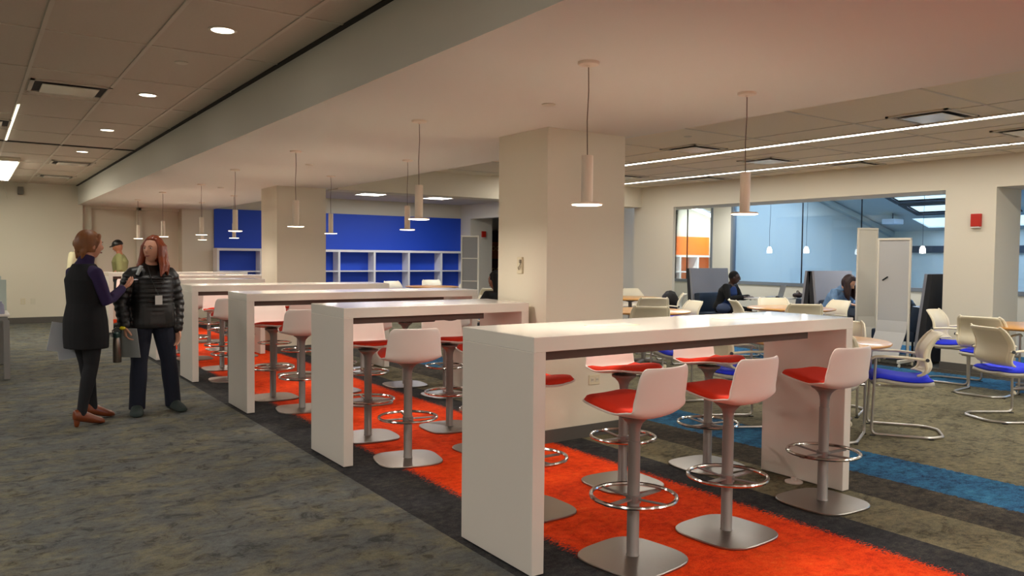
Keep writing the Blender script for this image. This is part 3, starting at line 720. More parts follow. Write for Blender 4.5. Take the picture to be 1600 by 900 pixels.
# ================================================================== ROLLING WHITEBOARDS
M_WBF = mat('whiteboard_frame', '#ddd6c6', .4); M_WBG = mat('whiteboard_surface', '#b9b8b6', .18, coat=.2); M_SLATG = mat('grey_board', '#8d8b87', .35)
def board(loc, rz, label, w=.58, h=1.72, surf=M_WBG, marker=False, stripes=False):
    t = empty('rolling_whiteboard', loc, rz); tag(t, label, 'whiteboard', 'rolling whiteboards in the lounge')
    b = MB(); b.box(-w/2, -w/2+.022, -.02, .02, .10, h, .004, 1); b.box(w/2-.022, w/2, -.02, .02, .10, h, .004, 1); b.box(-w/2, w/2, -.022, .022, h-.03, h, .004, 1)
    b.obj('frame', M_WBF, t)
    s = MB(); s.box(-w/2+.022, w/2-.022, -.010, .010, .60, h-.03); s.obj('panel', surf, t)
    k = MB(); k.rings([[Vector((sx*(w/2-.02+.0), y, z)) for sx in (-1, 1)]+[Vector((sx*(w/2-.02), y+.012, z)) for sx in (1, -1)] for y, z in ((-.01, .60), (-.05, .45), (-.16, .28), (-.26, .12))]); k.obj('kick_panel', surf, t)
    f = MB()
    for sx in (-1, 1): f.box(sx*w/2-.02, sx*w/2+.02, -.28, .14, .055, .10, .008)
    f.obj('foot', M_WBF, t)
    for sx in (-1, 1):
        for y in (-.25, .11): MB().lathe([(.016, -.011), (.026, -.007), (.026, .007), (.016, .011)], (sx*w/2, y, .027), 14, 'x').obj('caster', M_CREAM, t, True)
    if stripes:
        for z in (h-.42, h-.84, h-1.1): MB().box(-w/2+.023, w/2-.023, -.013, .013, z-.008, z+.008).obj('cross_bar', M_WBF, t)
    if marker:
        MB().tube([(-.14, -.022, 1.15), (-.06, -.022, 1.21)], .009, 8, roundend=True).obj('marker', M_BLACK, None, True, label='black marker stuck on the rolling whiteboard', cat='marker').parent = None
    return t
board((10.33, 5.84, 0), -PI/2+.06, 'white rolling board with a dark marker, standing before the black booth', .45)
board((10.76, 6.49, 0), math.radians(-28), 'tall narrow rolling board seen edge-on beside the woman in denim', .31, 1.885, M_WBF)
board((7.66, 12.45, 0), math.radians(-50), 'grey striped rolling whiteboard before the blue bookcase and doorway', .34, 1.80, M_SLATG, stripes=True)
mk = MB().tube([(-.032, 0, -.022), (.032, 0, .022)], .009, 8, roundend=True).obj('marker', M_BLACK, None, True, label='black marker stuck on the rolling whiteboard', cat='marker')
mk.location = (10.307, 5.95, 1.17); mk.rotation_euler = (0, 0, -PI/2+.1)

# ================================================================== BOOTHS
def booth(loc, rz, label, w=1.02):
    t = empty('lounge_booth', loc, rz); tag(t, label, 'booth seat', 'high-backed booth seats in the alcove')
    def prof(name, pts, x0, x1, m, dx=0):
        b = MB(); b.rings([[Vector((x+(dx if x > 0 else -dx)*(z-.1), y, z)) for y, z in pts] for x in (x0, x1)]); return b.obj(name, m, t)
    h = w/2
    prof('back_panel', [(-.30, .03), (-.26, .03), (-.40, 1.24), (-.44, 1.24)], -h, h, M_FAB)
    prof('outer_panel', [(-.40, .03), (-.302, .03), (-.442, 1.235), (-.50, 1.235)], -h-.004, h+.004, M_FABD)
    b = MB(); b.box(-h+.03, h-.03, -.27, .36, .30, .45, .03); b.obj('seat_cushion', M_NAVY, t, True)
    b = MB(); b.box(-h+.03, h-.03, -.30, -.17, .44, .80, .03, rot=Matrix.Rotation(.12, 3, 'X'), piv=(0, -.2, .44)); b.obj('back_cushion', M_NAVY, t, True)
    b = MB()
    for sx in (-h+.12, h-.12):
        for y in (-.2, .3): b.tube([(sx, y, .30), (sx, y, .0)], .015, 8)
    b.obj('leg', M_BLACK, t)
    return t
booth((11.42, 9.62, 0), PI, 'booth seat with tall light grey back and navy cushion where the man sits')
booth((11.42, 8.02, 0), 0, 'booth seat whose dark back stands against the denim woman booth, facing the man')
booth((11.42, 7.06, 0), PI, 'booth seat with light grey back where the woman in denim sits')
booth((11.08, 5.95, 0), 0, 'charcoal booth seat leaning beside the cream column and rolling whiteboard')
def booth_table(x, y, label):
    t = empty('booth_table', (x, y, 0)); tag(t, label, 'table', 'white-topped booth tables')
    MB().box(-.42, .42, -.27, .27, .715, .74, .008).obj('tabletop', M_LAMTOP, t)
    MB().lathe([(.03, .02), (.03, .70), (.12, .714)], n=16).obj('pedestal', M_BLACK, t, True); MB().lathe([(.24, 0), (.24, .012), (.04, .03)], n=24).obj('base', M_BLACK, t, True)
booth_table(11.62, 8.84, 'white booth table holding the laptop and the dark bag'); booth_table(11.50, 6.72, 'white booth table where the woman in denim writes')
# laptop
M_LAP = mat('laptop_silver', '#8f9092', .35, metal=.5)
t = empty('laptop', (11.80, 8.86, .741), math.radians(200)); tag(t, 'open silver laptop with its lid facing away on booth table', 'laptop')
MB().box(-.16, .16, -.11, .11, 0, .014, .003, 1).obj('keyboard_base', M_LAP, t); MB().box(-.16, .16, .105, .113, .012, .225, .003, 1, rot=Matrix.Rotation(-.25, 3, 'X'), piv=(0, .11, .012)).obj('lid', M_LAP, t)
b = MB(); b.ball((0, 0, .05), (.10, .07, .05)); b.ball((.08, .03, .045), (.07, .05, .042)); b.tube(rounded([(-.06, 0, .09), (-.03, .02, .13), (.05, .02, .12), (.08, 0, .08)], .03), .008, 6)
o = b.obj('handbag', mat('dark_brown_leather', '#2b1712', .6), None, True, label='small dark brown bag lying at the wall end of booth table', cat='bag'); o.location = (12.0, 8.50, .741); o.rotation_euler = (0, 0, .9)
b = MB(); b.ball((0, 0, .02), (.05, .03, .02)); o = b.obj('computer_mouse', M_BLACK, None, True, label='black mouse beside the open laptop', cat='mouse'); o.location = (11.60, 8.64, .741)
for (x, y, rz, lb) in ((11.16, 6.76, .1, 'sheet of paper under the writing hand of the denim woman'), (11.45, 6.62, .4, 'second loose sheet on the booth table beside the whiteboard')):
    o = MB().box(-.105, .105, -.148, .148, 0, .002).obj('paper_sheet', mat('paper', '#eeeae0', .7), None, label=lb, cat='paper'); o.location = (x, y, .741); o.rotation_euler = (0, 0, rz)
# coats and bags on seats
def lump(name, loc, parts, m, label, cat):
    b = MB()
    for c, r in parts: b.ball(c, r, 18, 12, fn=lambda d, p: p*(1+.07*math.sin(9*d.x+5*d.z)*math.cos(7*d.y)))
    o = b.obj(name, m, None, True, label=label, cat=cat); o.location = loc; return o
lump('backpack', (10.98, 9.30, .453), [((0, 0, .09), (.14, .11, .09)), ((.08, .06, .08), (.1, .07, .07))], mat('slate_cloth', '#3b4660', .8), 'blue-grey bag lying on the navy booth cushion beside the man', 'bag')
o = lump('draped_coat', (9.78, 9.43, .52), [((0, 0, .15), (.05, .20, .20)), ((.03, .05, 0), (.05, .17, .20))], M_BLACK, 'black coat hanging over the back of a cream chair by the booth', 'coat')
lump('draped_coat', (11.0, 6.0, .453), [((0, 0, .20), (.16, .12, .22)), ((-.06, .02, .32), (.13, .10, .16))], M_BLACK, 'black coat heaped on the charcoal booth behind the whiteboard', 'coat')
# small glass pendants in the alcove
M_GLOW = emit('opal_glass_glow', (1, .98, .95), 9)
for j, (x, y) in enumerate(((11.6, 8.83), (11.6, 8.09), (11.6, 6.13))):
    t = empty('glass_pendant', (x, y, 0)); tag(t, 'small glowing glass pendant '+['above the laptop table', 'above the dark double booth', 'above the charcoal booth beside the column'][j], 'lamp', 'small glass pendants in the alcove')
    MB().tube([(0, 0, 2.62), (.01, 0, 2.2), (-.006, 0, 1.9), (0, 0, 1.63)], .003, 6).obj('cable', M_DGREY, t)
    MB().lathe([(.002, 1.635), (.02, 1.63), (.035, 1.60), (.042, 1.56), (.040, 1.53), (.002, 1.525)], n=20).obj('glass_shade', M_GLOW, t, True)
    MB().lathe([(.03, 2.62), (.03, 2.605), (.004, 2.60)], n=16).obj('ceiling_cup', M_DGREY, t, True)
# projector-like unit in the atrium
t = empty('atrium_projector', (17.4, 9.9, 2.30)); tag(t, 'white box unit hanging below the sloped atrium ceiling', 'projector')
MB().box(-.2, .2, -.15, .15, -.06, .06, .02).obj('body', M_WSH, t, True); MB().tube([(0, 0, .05), (0, 0, roofz(17.4)-2.29)], .015, 8).obj('mount', M_DGREY, t)

# ================================================================== DESKS WITH FROSTED SCREENS
M_DESK = mat('desk_grey_metal', '#8c8a88', .4, metal=.4); M_FROST = mat('frosted_screen', '#b5c2ba', .3, spec=.4)
for j, y in enumerate((10.25, 11.95, 13.65)):
    t = empty('work_desk', (.38, y, 0)); tag(t, ['grey-legged desk with frosted screen at frame edge, nearest the viewer', 'second grey-legged desk behind the nearest one', 'third grey-legged desk toward the back wall'][j], 'desk', 'grey-legged desks at the frame edge')
    MB().box(-1.6, 0, 0, 1.5, .705, .73, .003, 1).obj('desktop', M_LAM, t)
    MB().box(-1.58, -.02, .02, 1.48, .66, .705).obj('frame', M_DESK, t)
    for q in ((-.035, .03), (-.035, 1.47), (-1.56, .03), (-1.56, 1.47)): MB().box(q[0]-.03, q[0]+.03, q[1]-.03, q[1]+.03, .012, .66, .004, 1).obj('leg', M_DESK, t)
    MB().box(-1.6, -.005, .72, .74, .73, 1.09, .003, 1).obj('privacy_screen', M_FROST, t)
o = MB().lathe([(.035, 0), (.035, .02), (.03, .10), (.012, .12), (.012, .14), (.002, .142)], n=18).obj('desk_bottle', mat('lilac_grey_plastic', '#8d8fa3', .4), None, True, label='small grey bottle standing at the corner of nearest desk', cat='bottle'); o.location = (.30, 10.36, .731)

# ================================================================== PEOPLE
def V(*a): return Vector(a)
def remesh(o, vox, smooth=2):
    m = o.modifiers.new('r', 'REMESH'); m.mode = 'VOXEL'; m.voxel_size = vox; m.use_smooth_shade = True
    if smooth: s = o.modifiers.new('s', 'SMOOTH'); s.iterations = smooth; s.factor = .5
    bake(o); o.data.polygons.foreach_set('use_smooth', [True]*len(o.data.polygons))
    return o
def hand(b, wrist, d, palmn, side, curl=.5, s=1.0, grip=False):
    """palm + five fingers; d = direction of fingers, palmn = direction the palm faces, side=+1 thumb on d x palmn"""
    d = d.normalized(); n = (palmn-d*palmn.dot(d)).normalized(); t = d.cross(n)*side
    pc = wrist+d*.045*s
    b.tube([wrist-d*.01, wrist+d*.02*s, pc, wrist+d*.085*s], [.024*s, .027*s, .036*s, .034*s], 10, flat=.62, roundend=True) if False else None
    R = []
    for k, (q, hw, ht) in enumerate(((-.015, .022, .018), (.02, .030, .016), (.05, .038, .014), (.085, .038, .012))):
        c = wrist+d*q*s; R.append([c+t*math.cos(2*PI*j/12)*hw*s+n*math.sin(2*PI*j/12)*ht*s for j in range(12)])
    b.rings(R)
    for k, ln in enumerate((.072, .080, .075, .058)):
        base = wrist+d*.082*s+t*(.029-.0195*k)*s; p = base; dd = d.copy(); pts = [base-d*.012*s, base]
        for q, f in enumerate((.45, .32, .23)):
            a = curl*(.75 if q == 0 else 1.0)+(.08*k if not grip else 0)
            dd = (dd*math.cos(a)+n*math.sin(a)).normalized(); nn = (n*math.cos(a)-d*math.sin(a))
            p = p+dd*ln*f*s; pts.append(p.copy()); n_ = n
        b.tube(pts, [.0085*s, .0088*s, .008*s, .0072*s, .006*s], 8, roundend=True)
    base = wrist+d*.02*s+t*.028*s
    td = (d*.62+t*.65+n*.45).normalized(); p1 = base+td*.034*s; p2 = p1+(td+d*.5+n*.25).normalized()*.028*s; p3 = p2+(d+n*.5).normalized()*.02*s
    b.tube([base-td*.01, base, p1, p2, p3], [.012*s, .012*s, .0105*s, .0095*s, .008*s], 8, roundend=True)
def head_mesh(b, c, fwd, up=V(0, 0, 1), s=1.0, long=0):
    """face modelled by displacement; local axes: x right, y forward, z up"""
    f = fwd.normalized(); r = f.cross(up).normalized(); u = r.cross(f); M = Matrix((r, f, u)).transposed()
    def fn(d, p):
        x, y, z = d.x, d.y, d.z
        p = p.copy()
        if z < 0: p.x *= 1-.30*(-z)**1.5; p.y *= 1-.10*(-z)          # jaw narrows
        if y > 0:
            p.y -= .006*math.exp(-((z-.12)/.10)**2)*min(1, (abs(x)/.3)**2)*math.exp(-(abs(x)-.36)**2/.03)   # eye sockets
            p.y += .022*math.exp(-(x/.11)**2)*math.exp(-((z+.14)/.16)**2)*(1 if z > -.3 else .2)              # nose
            p.y += .008*math.exp(-(x/.15)**2)*math.exp(-((z+.10)/.30)**2)
            p.y += .006*math.exp(-(x/.30)**2)*math.exp(-((z+.48)/.09)**2)                                    # lips
            p.y += .009*math.exp(-(x/.28)**2)*math.exp(-((z+.82)/.16)**2)                                    # chin
            p.y += .003*math.exp(-((z-.28)/.07)**2)
        return p
    b.ball(c, (.073*s, .092*s, .112*s), 40, 34, fn=fn, rot=M)
    for sg in (-1, 1):
        b.ball(c+M @ V(sg*.074*s, -.008*s, -.006*s), (.009*s, .019*s, .030*s), 10, 8, rot=M)
    return M
def face_bits(c, M, s, parent, lip='#8c4a44', iris='#2b1d14', brow='#3a2417'):
    e = MB()
    for sg in (-1, 1): e.ball(c+M @ V(sg*.029*s, .0765*s, .014*s), (.0125*s, .008*s, .0062*s), 12, 8, rot=M)
    e.obj('eye', mat('eye_white', '#cfc7bd', .3), parent, True)
    e = MB()
    for sg in (-1, 1): e.ball(c+M @ V(sg*.029*s, .0835*s, .014*s), (.0055*s, .003*s, .0055*s), 10, 6, rot=M)
    e.obj('iris', mat('iris'+iris, iris, .2), parent, True)
    e = MB(); e.tube([c+M @ V(x*s, (.0945-abs(x)*.35)*s, (-.054+abs(x)*.05)*s) for x in (-.024, -.012, 0, .012, .024)], [.002*s, .0045*s, .005*s, .0045*s, .002*s], 8, roundend=True)
    e.obj('lips', mat('lips'+lip, lip, .5), parent, True)
    e = MB()
    for sg in (-1, 1): e.tube([c+M @ V(sg*x*s, (.089-(x-.02)*.35)*s, z*s) for x, z in ((.014, .030), (.028, .035), (.044, .029))], [.0025*s, .003*s, .0015*s], 6, roundend=True)
    e.obj('eyebrow', mat('brow'+brow, brow, .8), parent, True)
def spine_rings(b, secs, lat, n=24, grow=0, closetop=True):
    """secs: (centre, half width, half depth, optional lateral vector); section perpendicular to the spine"""
    R = []
    for i, sct in enumerate(secs):
        c, hw, hd = sct[0], sct[1]+grow, sct[2]+grow; L = (sct[3] if len(sct) > 3 else lat)
        a = secs[max(i-1, 0)][0]; bb = secs[min(i+1, len(secs)-1)][0]; t = (bb-a).normalized()
        U = (L-t*L.dot(t)).normalized(); W = t.cross(U)
        ring = []
        for k in range(n):
            q = 2*PI*k/n; cx, sy = math.cos(q), math.sin(q); e = .85
            ring.append(c+U*hw*math.copysign(abs(cx)**e, cx)+W*hd*math.copysign(abs(sy)**e, sy))
        R.append(ring)
    b.rings(R)
def shoe(b, heel, toe, w=.042, h=.07, heelh=0):
    d = (toe-heel); L = d.length; d.normalize(); s = d.cross(V(0, 0, 1)).normalized(); R = []
    for q, ww, hh, z0 in ((-.05, .55, .8, 0), (.0, .85, 1.05, 0), (.25, .9, 1.1, 0), (.5, 1.0, .95, 0), (.75, 1.1, .68, 0), (.93, .9, .5, 0), (1.0, .5, .35, 0)):
        hz = heelh*max(0, 1-q*1.5); c = heel+d*L*q; top = h*hh; R.append([c+s*w*ww*cx+V(0, 0, z) for cx, z in ((-1, .004+hz), (-1.0, top*.5+hz), (-.6, top+hz), (.6, top+hz), (1.0, top*.5+hz), (1, .004+hz))])
    b.rings(R)
    if heelh > .02: b.tube([heel+d*.012, heel+V(0, 0, heelh*.5)+d*.014, heel+V(0, 0, heelh+.035)+d*.02], [.017, .02, .034], 10)
def person(name_label, loc, yaw, J, st):
    """J: joints in local space (facing +Y). st: style."""
    root = empty('person', loc, yaw); tag(root, name_label, 'person')
    g = lambda k: V(*J[k])
    lat_s = (g('shR')-g('shL')).normalized(); lat_h = (g('hipR')-g('hipL')).normalized(); wdt = st.get('w', 1.0)
    pel, wai, che, nek = g('pelvis'), g('waist'), g('chest'), g('neck')
    top = nek; up = (nek-che).normalized()
    secs = [(pel-V(0, 0, .09) if not st.get('sit') else pel-(wai-pel).normalized()*.08, .10*wdt, .08*wdt, lat_h), (pel, .165*wdt, .115*wdt, lat_h), (pel.lerp(wai, .5), .16*wdt, .112*wdt, lat_h), (wai, .132*wdt, .095*wdt, lat_h.lerp(lat_s, .5)),
            (wai.lerp(che, .5), .145*wdt, .105*wdt, lat_s), (che, .165*wdt, .115*wdt, lat_s), (che.lerp(nek, .5), .130*wdt, .085*wdt, lat_s), (che.lerp(nek, .8), .078*wdt, .06*wdt, lat_s), (nek, .05, .05, lat_s)]
    hc = g('head'); fw = V(*st['look']); skin = mat('skin'+st['skin'], st['skin'], .55)
    b = MB(); spine_rings(b, secs, lat_s); b.tube([che.lerp(nek, .8), nek, nek.lerp(hc, .55), hc-V(0, 0, .02)], [.06, .052, .05, .05], 14)
    M = head_mesh(b, hc, fw, V(*st.get('headup', (0, 0, 1))), st.get('hs', 1.0))
    sh = g('shR'), g('shL')
    for s in 'RL':
        S_, E_, W_ = g('sh'+s), g('el'+s), g('wr'+s)
        b.tube([che.lerp(nek, .5), S_, S_.lerp(E_, .3), E_, E_.lerp(W_, .3), W_], [.05, .05, .044, .036, .036, .024], 14, roundend=True)
        hd = V(*st['hand'+s][0]); pn = V(*st['hand'+s][1]); hand(b, W_, hd, pn, st['hand'+s][2], st['hand'+s][3], 1.0)
        H_, K_, A_ = g('hip'+s), g('kn'+s), g('an'+s)
        b.tube([H_, H_.lerp(K_, .4), K_, K_.lerp(A_, .3), K_.lerp(A_, .7), A_], [.082*wdt, .075*wdt, .052, .052, .038, .032], 16, roundend=True)
        T_ = g('toe'+s); b.tube([A_, A_.lerp(T_, .5)-V(0, 0, .015), T_+V(0, 0, .012)], [.028, .022, .014], 10, roundend=True)
    o = b.obj('body', skin, root, True); remesh(o, .0055 if st.get('fine', True) else .009, 1)
    face_bits(hc, M, st.get('hs', 1.0), root, st.get('lip', '#8c4a44'), brow=st.get('brow', '#3a2417'))
    return root, g, secs, M, hc
def garment(root, name, m, parts, vox=.008, sm=3, **kw):
    b = MB()
    for p in parts: p(b)
    o = b.obj(name, m, root, True); remesh(o, vox, sm)
    if kw: tag(o, **kw)
    return o
def hair_cap(b, c, M, s, fn): b.ball(c, (.083*s, .103*s, .121*s), 36, 26, fn=fn, rot=M)

# ---- woman A: dark jumper dress, purple sleeves, brown heeled shoes, seen from behind
JA = dict(pelvis=(0, 0, .87), waist=(0, .0, 1.01), chest=(0, -.005, 1.20), neck=(0, .0, 1.345), head=(0, .045, 1.475), shR=(.155, -.01, 1.245), shL=(-.155, -.01, 1.245),
          elR=(.19, .06, 1.01), wrR=(.12, .25, 1.12), elL=(-.175, .0, 1.0), wrL=(-.155, -.01, .79), hipR=(.085, 0, .84), hipL=(-.085, 0, .84), knR=(.08, -.01, .50), knL=(-.10, .06, .50),
          anR=(.075, -.10, .115), anL=(-.10, .12, .115), toeR=(.09, .06, .03), toeL=(-.10, .28, .03))
sa = dict(look=(.12, 1, -.04), skin='#c98f73', handR=((-.2, 1, .35), (-.5, -.1, .8), 1, .55), handL=((0, .1, -1), (1, 0, 0), -1, .9), w=1.0, lip='#a04a44', brow='#5a3d22')
FA = math.atan2(.45, .89)-PI/2
ra, g, secs, M, hc = person('woman with short brown hair in dark dress and purple jumper holding a pen', (.80, 7.33, 0), FA, JA, sa)
M_PURP = mat('purple_knit', '#2a1a45', .9, noise=.1, nscale=200); M_DRESS = mat('black_wool', '#0b0a0f', .9); M_TIGHT = mat('dark_tights', '#0d0d13', .8)
def arm(b, g, s, r0=.058, r1=.046, r2=.036, cut=1.0):
    S_, E_, W_ = g('sh'+s), g('el'+s), g('wr'+s); e = E_.lerp(W_, cut)
    b.tube([g('chest').lerp(g('neck'), .55), S_, S_.lerp(E_, .35), E_, E_.lerp(W_, .35*cut), e], [r0, r0, r0*.95, r1, r1*.95, r2], 14, roundend=True)
garment(ra, 'jumper', M_PURP, [lambda b: arm(b, g, 'R', cut=.93), lambda b: arm(b, g, 'L', cut=.95), lambda b: b.tube([g('chest').lerp(g('neck'), .4), g('chest').lerp(g('neck'), .8), g('neck')-V(0, 0, .01), g('neck').lerp(g('head'), .38)], [.10, .088, .066, .060], 16)], kind=None)
def dressA(b):
    s2 = [(V(0, 0, .63), .185, .145), (V(0, 0, .72), .19, .15), (V(0, -.005, .86), .185, .145), (V(0, 0, 1.0), .155, .125), (V(0, 0, 1.12), .168, .13), (V(0, -.01, 1.20), .172, .126), (V(0, -.01, 1.27), .13, .10), (V(0, -.01, 1.325), .086, .08)]
    spine_rings(b, s2, V(1, 0, 0))
    for sg in (-1, 1): b.tube([(0, -.01, 1.25), (sg*.07, -.012, 1.262), (sg*.105, -.012, 1.250)], [.07, .062, .056], 14, roundend=True)
garment(ra, 'dress', M_DRESS, [dressA])
def legs(b, g, r=.0, flare=0):
    for s in 'RL':
        H_, K_, A_ = g('hip'+s), g('kn'+s), g('an'+s)
        b.tube([H_, H_.lerp(K_, .4), K_, K_.lerp(A_, .35), K_.lerp(A_, .75), A_+V(0, 0, -.03 if not flare else -.045)], [.088+r, .08+r, .056+r, .056+r+flare*.2, .041+r+flare*.7, .036+r+flare], 16)
garment(ra, 'tights', M_TIGHT, [lambda b: legs(b, g, .001)], .007)
M_BSHOE = mat('tan_leather', '#73340f', .4, coat=.3)
for s in 'RL':
    a, tt = g('an'+s), g('toe'+s); d = (tt-a); d.z = 0; d.normalize(); b = MB(); hl = V(a.x, a.y, 0)-d*.05
    shoe(b, hl, V(tt.x, tt.y, 0)+d*.03, .044, .10, .05); o = b.obj('heeled_shoe', M_BSHOE, ra); sb = o.modifiers.new('s', 'SUBSURF'); sb.levels = 1; bake(o); o.data.polygons.foreach_set('use_smooth', [True]*len(o.data.polygons))
def hairA(d, p):
    p = p.copy()
    if d.y > .35 and d.z < .55: p *= .80                      # open face
    if d.z < -.62: p *= .82
    p.y -= .010*(1-max(0, d.y)); p *= 1+.02*math.sin(14*d.x+5*d.z)
    return p
M_HA = mat('brown_hair', '#7a4a22', .5, noise=.3, nscale=40, stretch=(1, 1, .15))
garment(ra, 'hair', M_HA, [lambda b: hair_cap(b, hc+M @ V(0, -.014, .012), M, 1.0, hairA), lambda b: [b.tube([hc+M @ V(x, -.06, .0), hc+M @ V(x*1.15, -.075, -.06), hc+M @ V(x*1.2, -.085, -.105)], [.036, .028, .010], 10, roundend=True) for x in (-.035, 0, .035)],
                           lambda b: [b.tube([hc+M @ V(sg*.05, .045, .085), hc+M @ V(sg*.072, .028, .03), hc+M @ V(sg*.076, .010, -.02)], [.018, .016, .008], 8, roundend=True) for sg in (-1, 1)]], .006, 1)
# pen and papers carried by woman A
def toworld(root_loc, yaw, p): return Vector(root_loc)+Matrix.Rotation(yaw, 3, 'Z') @ Vector(p)
hp = V(.085, .42, 1.185)
o = MB().tube([(0, -.055, 0), (0, .085, .01)], .006, 8, roundend=True).obj('pen', M_WSH, None, True, label='pale blue pen held by the woman in the dark dress', cat='pen')
o.data.materials[0] = mat('pen_pale', '#eef2ff', .3); o.location = toworld((.80, 7.33, 0), FA, hp); o.rotation_euler = (0, 0, FA-.3)
pw = toworld((.80, 7.33, 0), FA, (-.27, -.19, .70))
M_PAP = mat('pale_folder', '#b9bec6', .6)
b = MB(); b.box(-.15, .15, -.003, .003, -.16, .08, rot=Matrix.Rotation(.18, 3, 'Y')); b.box(-.11, .15, .004, .009, -.21, .05, rot=Matrix.Rotation(-.12, 3, 'Y'))
o = b.obj('paper_folder', M_PAP, None, label='pale grey papers hanging in the hand behind the woman in the dark dress', cat='folder'); o.location = (.70, 7.50, .80-.06); o.rotation_euler = (0, 0, .15)

# ---- woman B: red hair, black padded jacket, jeans
JB = dict(pelvis=(0, 0, .86), waist=(0, .0, 1.00), chest=(0, .0, 1.19), neck=(0, .0, 1.325), head=(-.005, .035, 1.445), shR=(.165, 0, 1.225), shL=(-.165, 0, 1.225),
          elR=(.25, -.02, 1.00), wrR=(.245, .07, .785), elL=(-.235, -.03, .98), wrL=(-.20, .05, .73), hipR=(.09, 0, .83), hipL=(-.09, 0, .83), knR=(.115, .02, .46), knL=(-.135, .02, .46),
          anR=(.13, 0, .09), anL=(-.185, -.01, .09), toeR=(.18, .14, .025), toeL=(-.20, .15, .025))
FB = math.radians(180+9)
sb_ = dict(look=(.80, .62, .02), skin='#cf9a80', handR=((0, .15, -1), (-1, .2, 0), 1, .9), handL=((0, .1, -1), (.8, .4, 0), -1, .5), w=1.02, lip='#a8605a', brow='#6a3a20')
rb, gb, secb, MBm, hb = person('red-haired woman in black padded jacket and jeans facing the other woman', (1.34, 7.55, 0), FB, JB, sb_)
M_JACK = mat('black_nylon', '#100f10', .45, bump=.0)
def jacket(b):
    s2 = [(V(0, 0, .76), .19, .145), (V(0, 0, .80), .195, .15), (V(0, .0, .90), .188, .145), (V(0, 0, 1.0), .172, .135), (V(0, 0, 1.12), .178, .14), (V(0, 0, 1.19), .178, .132), (V(0, 0, 1.25), .135, .10), (V(0, -.01, 1.30), .088, .078), (V(0, 0, 1.33), .074, .068)]
    spine_rings(b, s2, V(1, 0, 0))
    for k in range(11):
        z = .80+k*.040; w = .186 if z < .95 else .176
        b.tube([V(w*math.cos(a)*1.0, .138*math.sin(a), z) for a in [2*PI*j/28 for j in range(28)]], .0105, 8, True)
def sleeves(b):
    for s in 'RL':
        S_, E_, W_ = gb('sh'+s), gb('el'+s), gb('wr'+s); pts = []; rr = []
        for q in range(25):
            t = q/24; p = S_.lerp(E_, t/.5) if t < .5 else E_.lerp(W_, (t-.5)/.5*.93); pts.append(p); rr.append((.068-.016*t)+.006*math.sin(q*PI/1.5))
        b.tube([gb('chest').lerp(gb('neck'), .5)]+pts, [.07]+rr, 16, roundend=True)
garment(rb, 'padded_jacket', M_JACK, [jacket, sleeves], .009, 1)
garment(rb, 'jeans', mat('dark_denim', '#141a2c', .85, noise=.25, nscale=60), [lambda b: legs(b, gb, .012, .020), lambda b: spine_rings(b, [(V(0, 0, .76), .15, .11), (V(0, 0, .86), .18, .13), (V(0, 0, .95), .16, .115)], V(1, 0, 0))], .008)
for s in 'RL':
    a, tt = gb('an'+s), gb('toe'+s); d = (tt-a); d.z = 0; d.normalize(); b = MB(); shoe(b, V(a.x, a.y, 0)-d*.06, V(tt.x, tt.y, 0)+d*.035, .056, .105); o = b.obj('trainer', mat('grey_teal_mesh', '#2c3836', .8), rb); sx = o.modifiers.new('s', 'SUBSURF'); sx.levels = 1; bake(o); o.data.polygons.foreach_set('use_smooth', [True]*len(o.data.polygons))
def hairB(d, p):
    p = p.copy()
    if d.y > .42 and d.z < .62: p *= .76
    p *= 1+.02*math.sin(16*d.x)
    return p
def strandsB(b):
    for k in range(15):
        a = math.radians(-200+k*220/14)     # around back from right cheek to left cheek
        x, y = math.cos(a), math.sin(a); wv = .008*math.sin(k*2.3); f = max(0, y)
        P = [hb+MBm @ V(.045*x, .05*y, .085), hb+MBm @ V(.085*x, .088*y-.01, .03), hb+MBm @ V(.092*x+wv, .09*y-.01, -.06), hb+MBm @ V(.118*x-wv, .10*y+.005, -.135), hb+MBm @ V(.128*x+wv, .11*y+.03*(1 if y > -.2 else .2), -.205-.02*math.cos(k*1.7))]
        b.tube(P, [.022, .025, .026, .024, .010], 8, roundend=True)
garment(rb, 'hair', mat('red_hair', '#7e3510', .42, noise=.35, nscale=50, stretch=(1, 1, .12)), [lambda b: hair_cap(b, hb+MBm @ V(0, -.014, .014), MBm, 1.0, hairB), strandsB], .006, 1)
b = MB(); b.tube([(-.06, .10, 1.30), (-.05, .155, 1.18), (0, .175, 1.05), (.05, .155, 1.18), (.06, .10, 1.30)], .003, 6); b.obj('lanyard', M_BLACK, rb)
b = MB(); b.box(-.03, .03, .172, .177, .97, 1.05); b.obj('name_badge', mat('badge_white', '#c9c9c6', .4), rb)
b = MB(); b.box(.115, .135, .05, .10, 1.22, 1.31, .004, 1, rot=Matrix.Rotation(-.45, 3, 'Y'), piv=(.12, .07, 1.27)); b.obj('scarf_edge', mat('pale_grey_cloth', '#a9aeae', .8), rb)
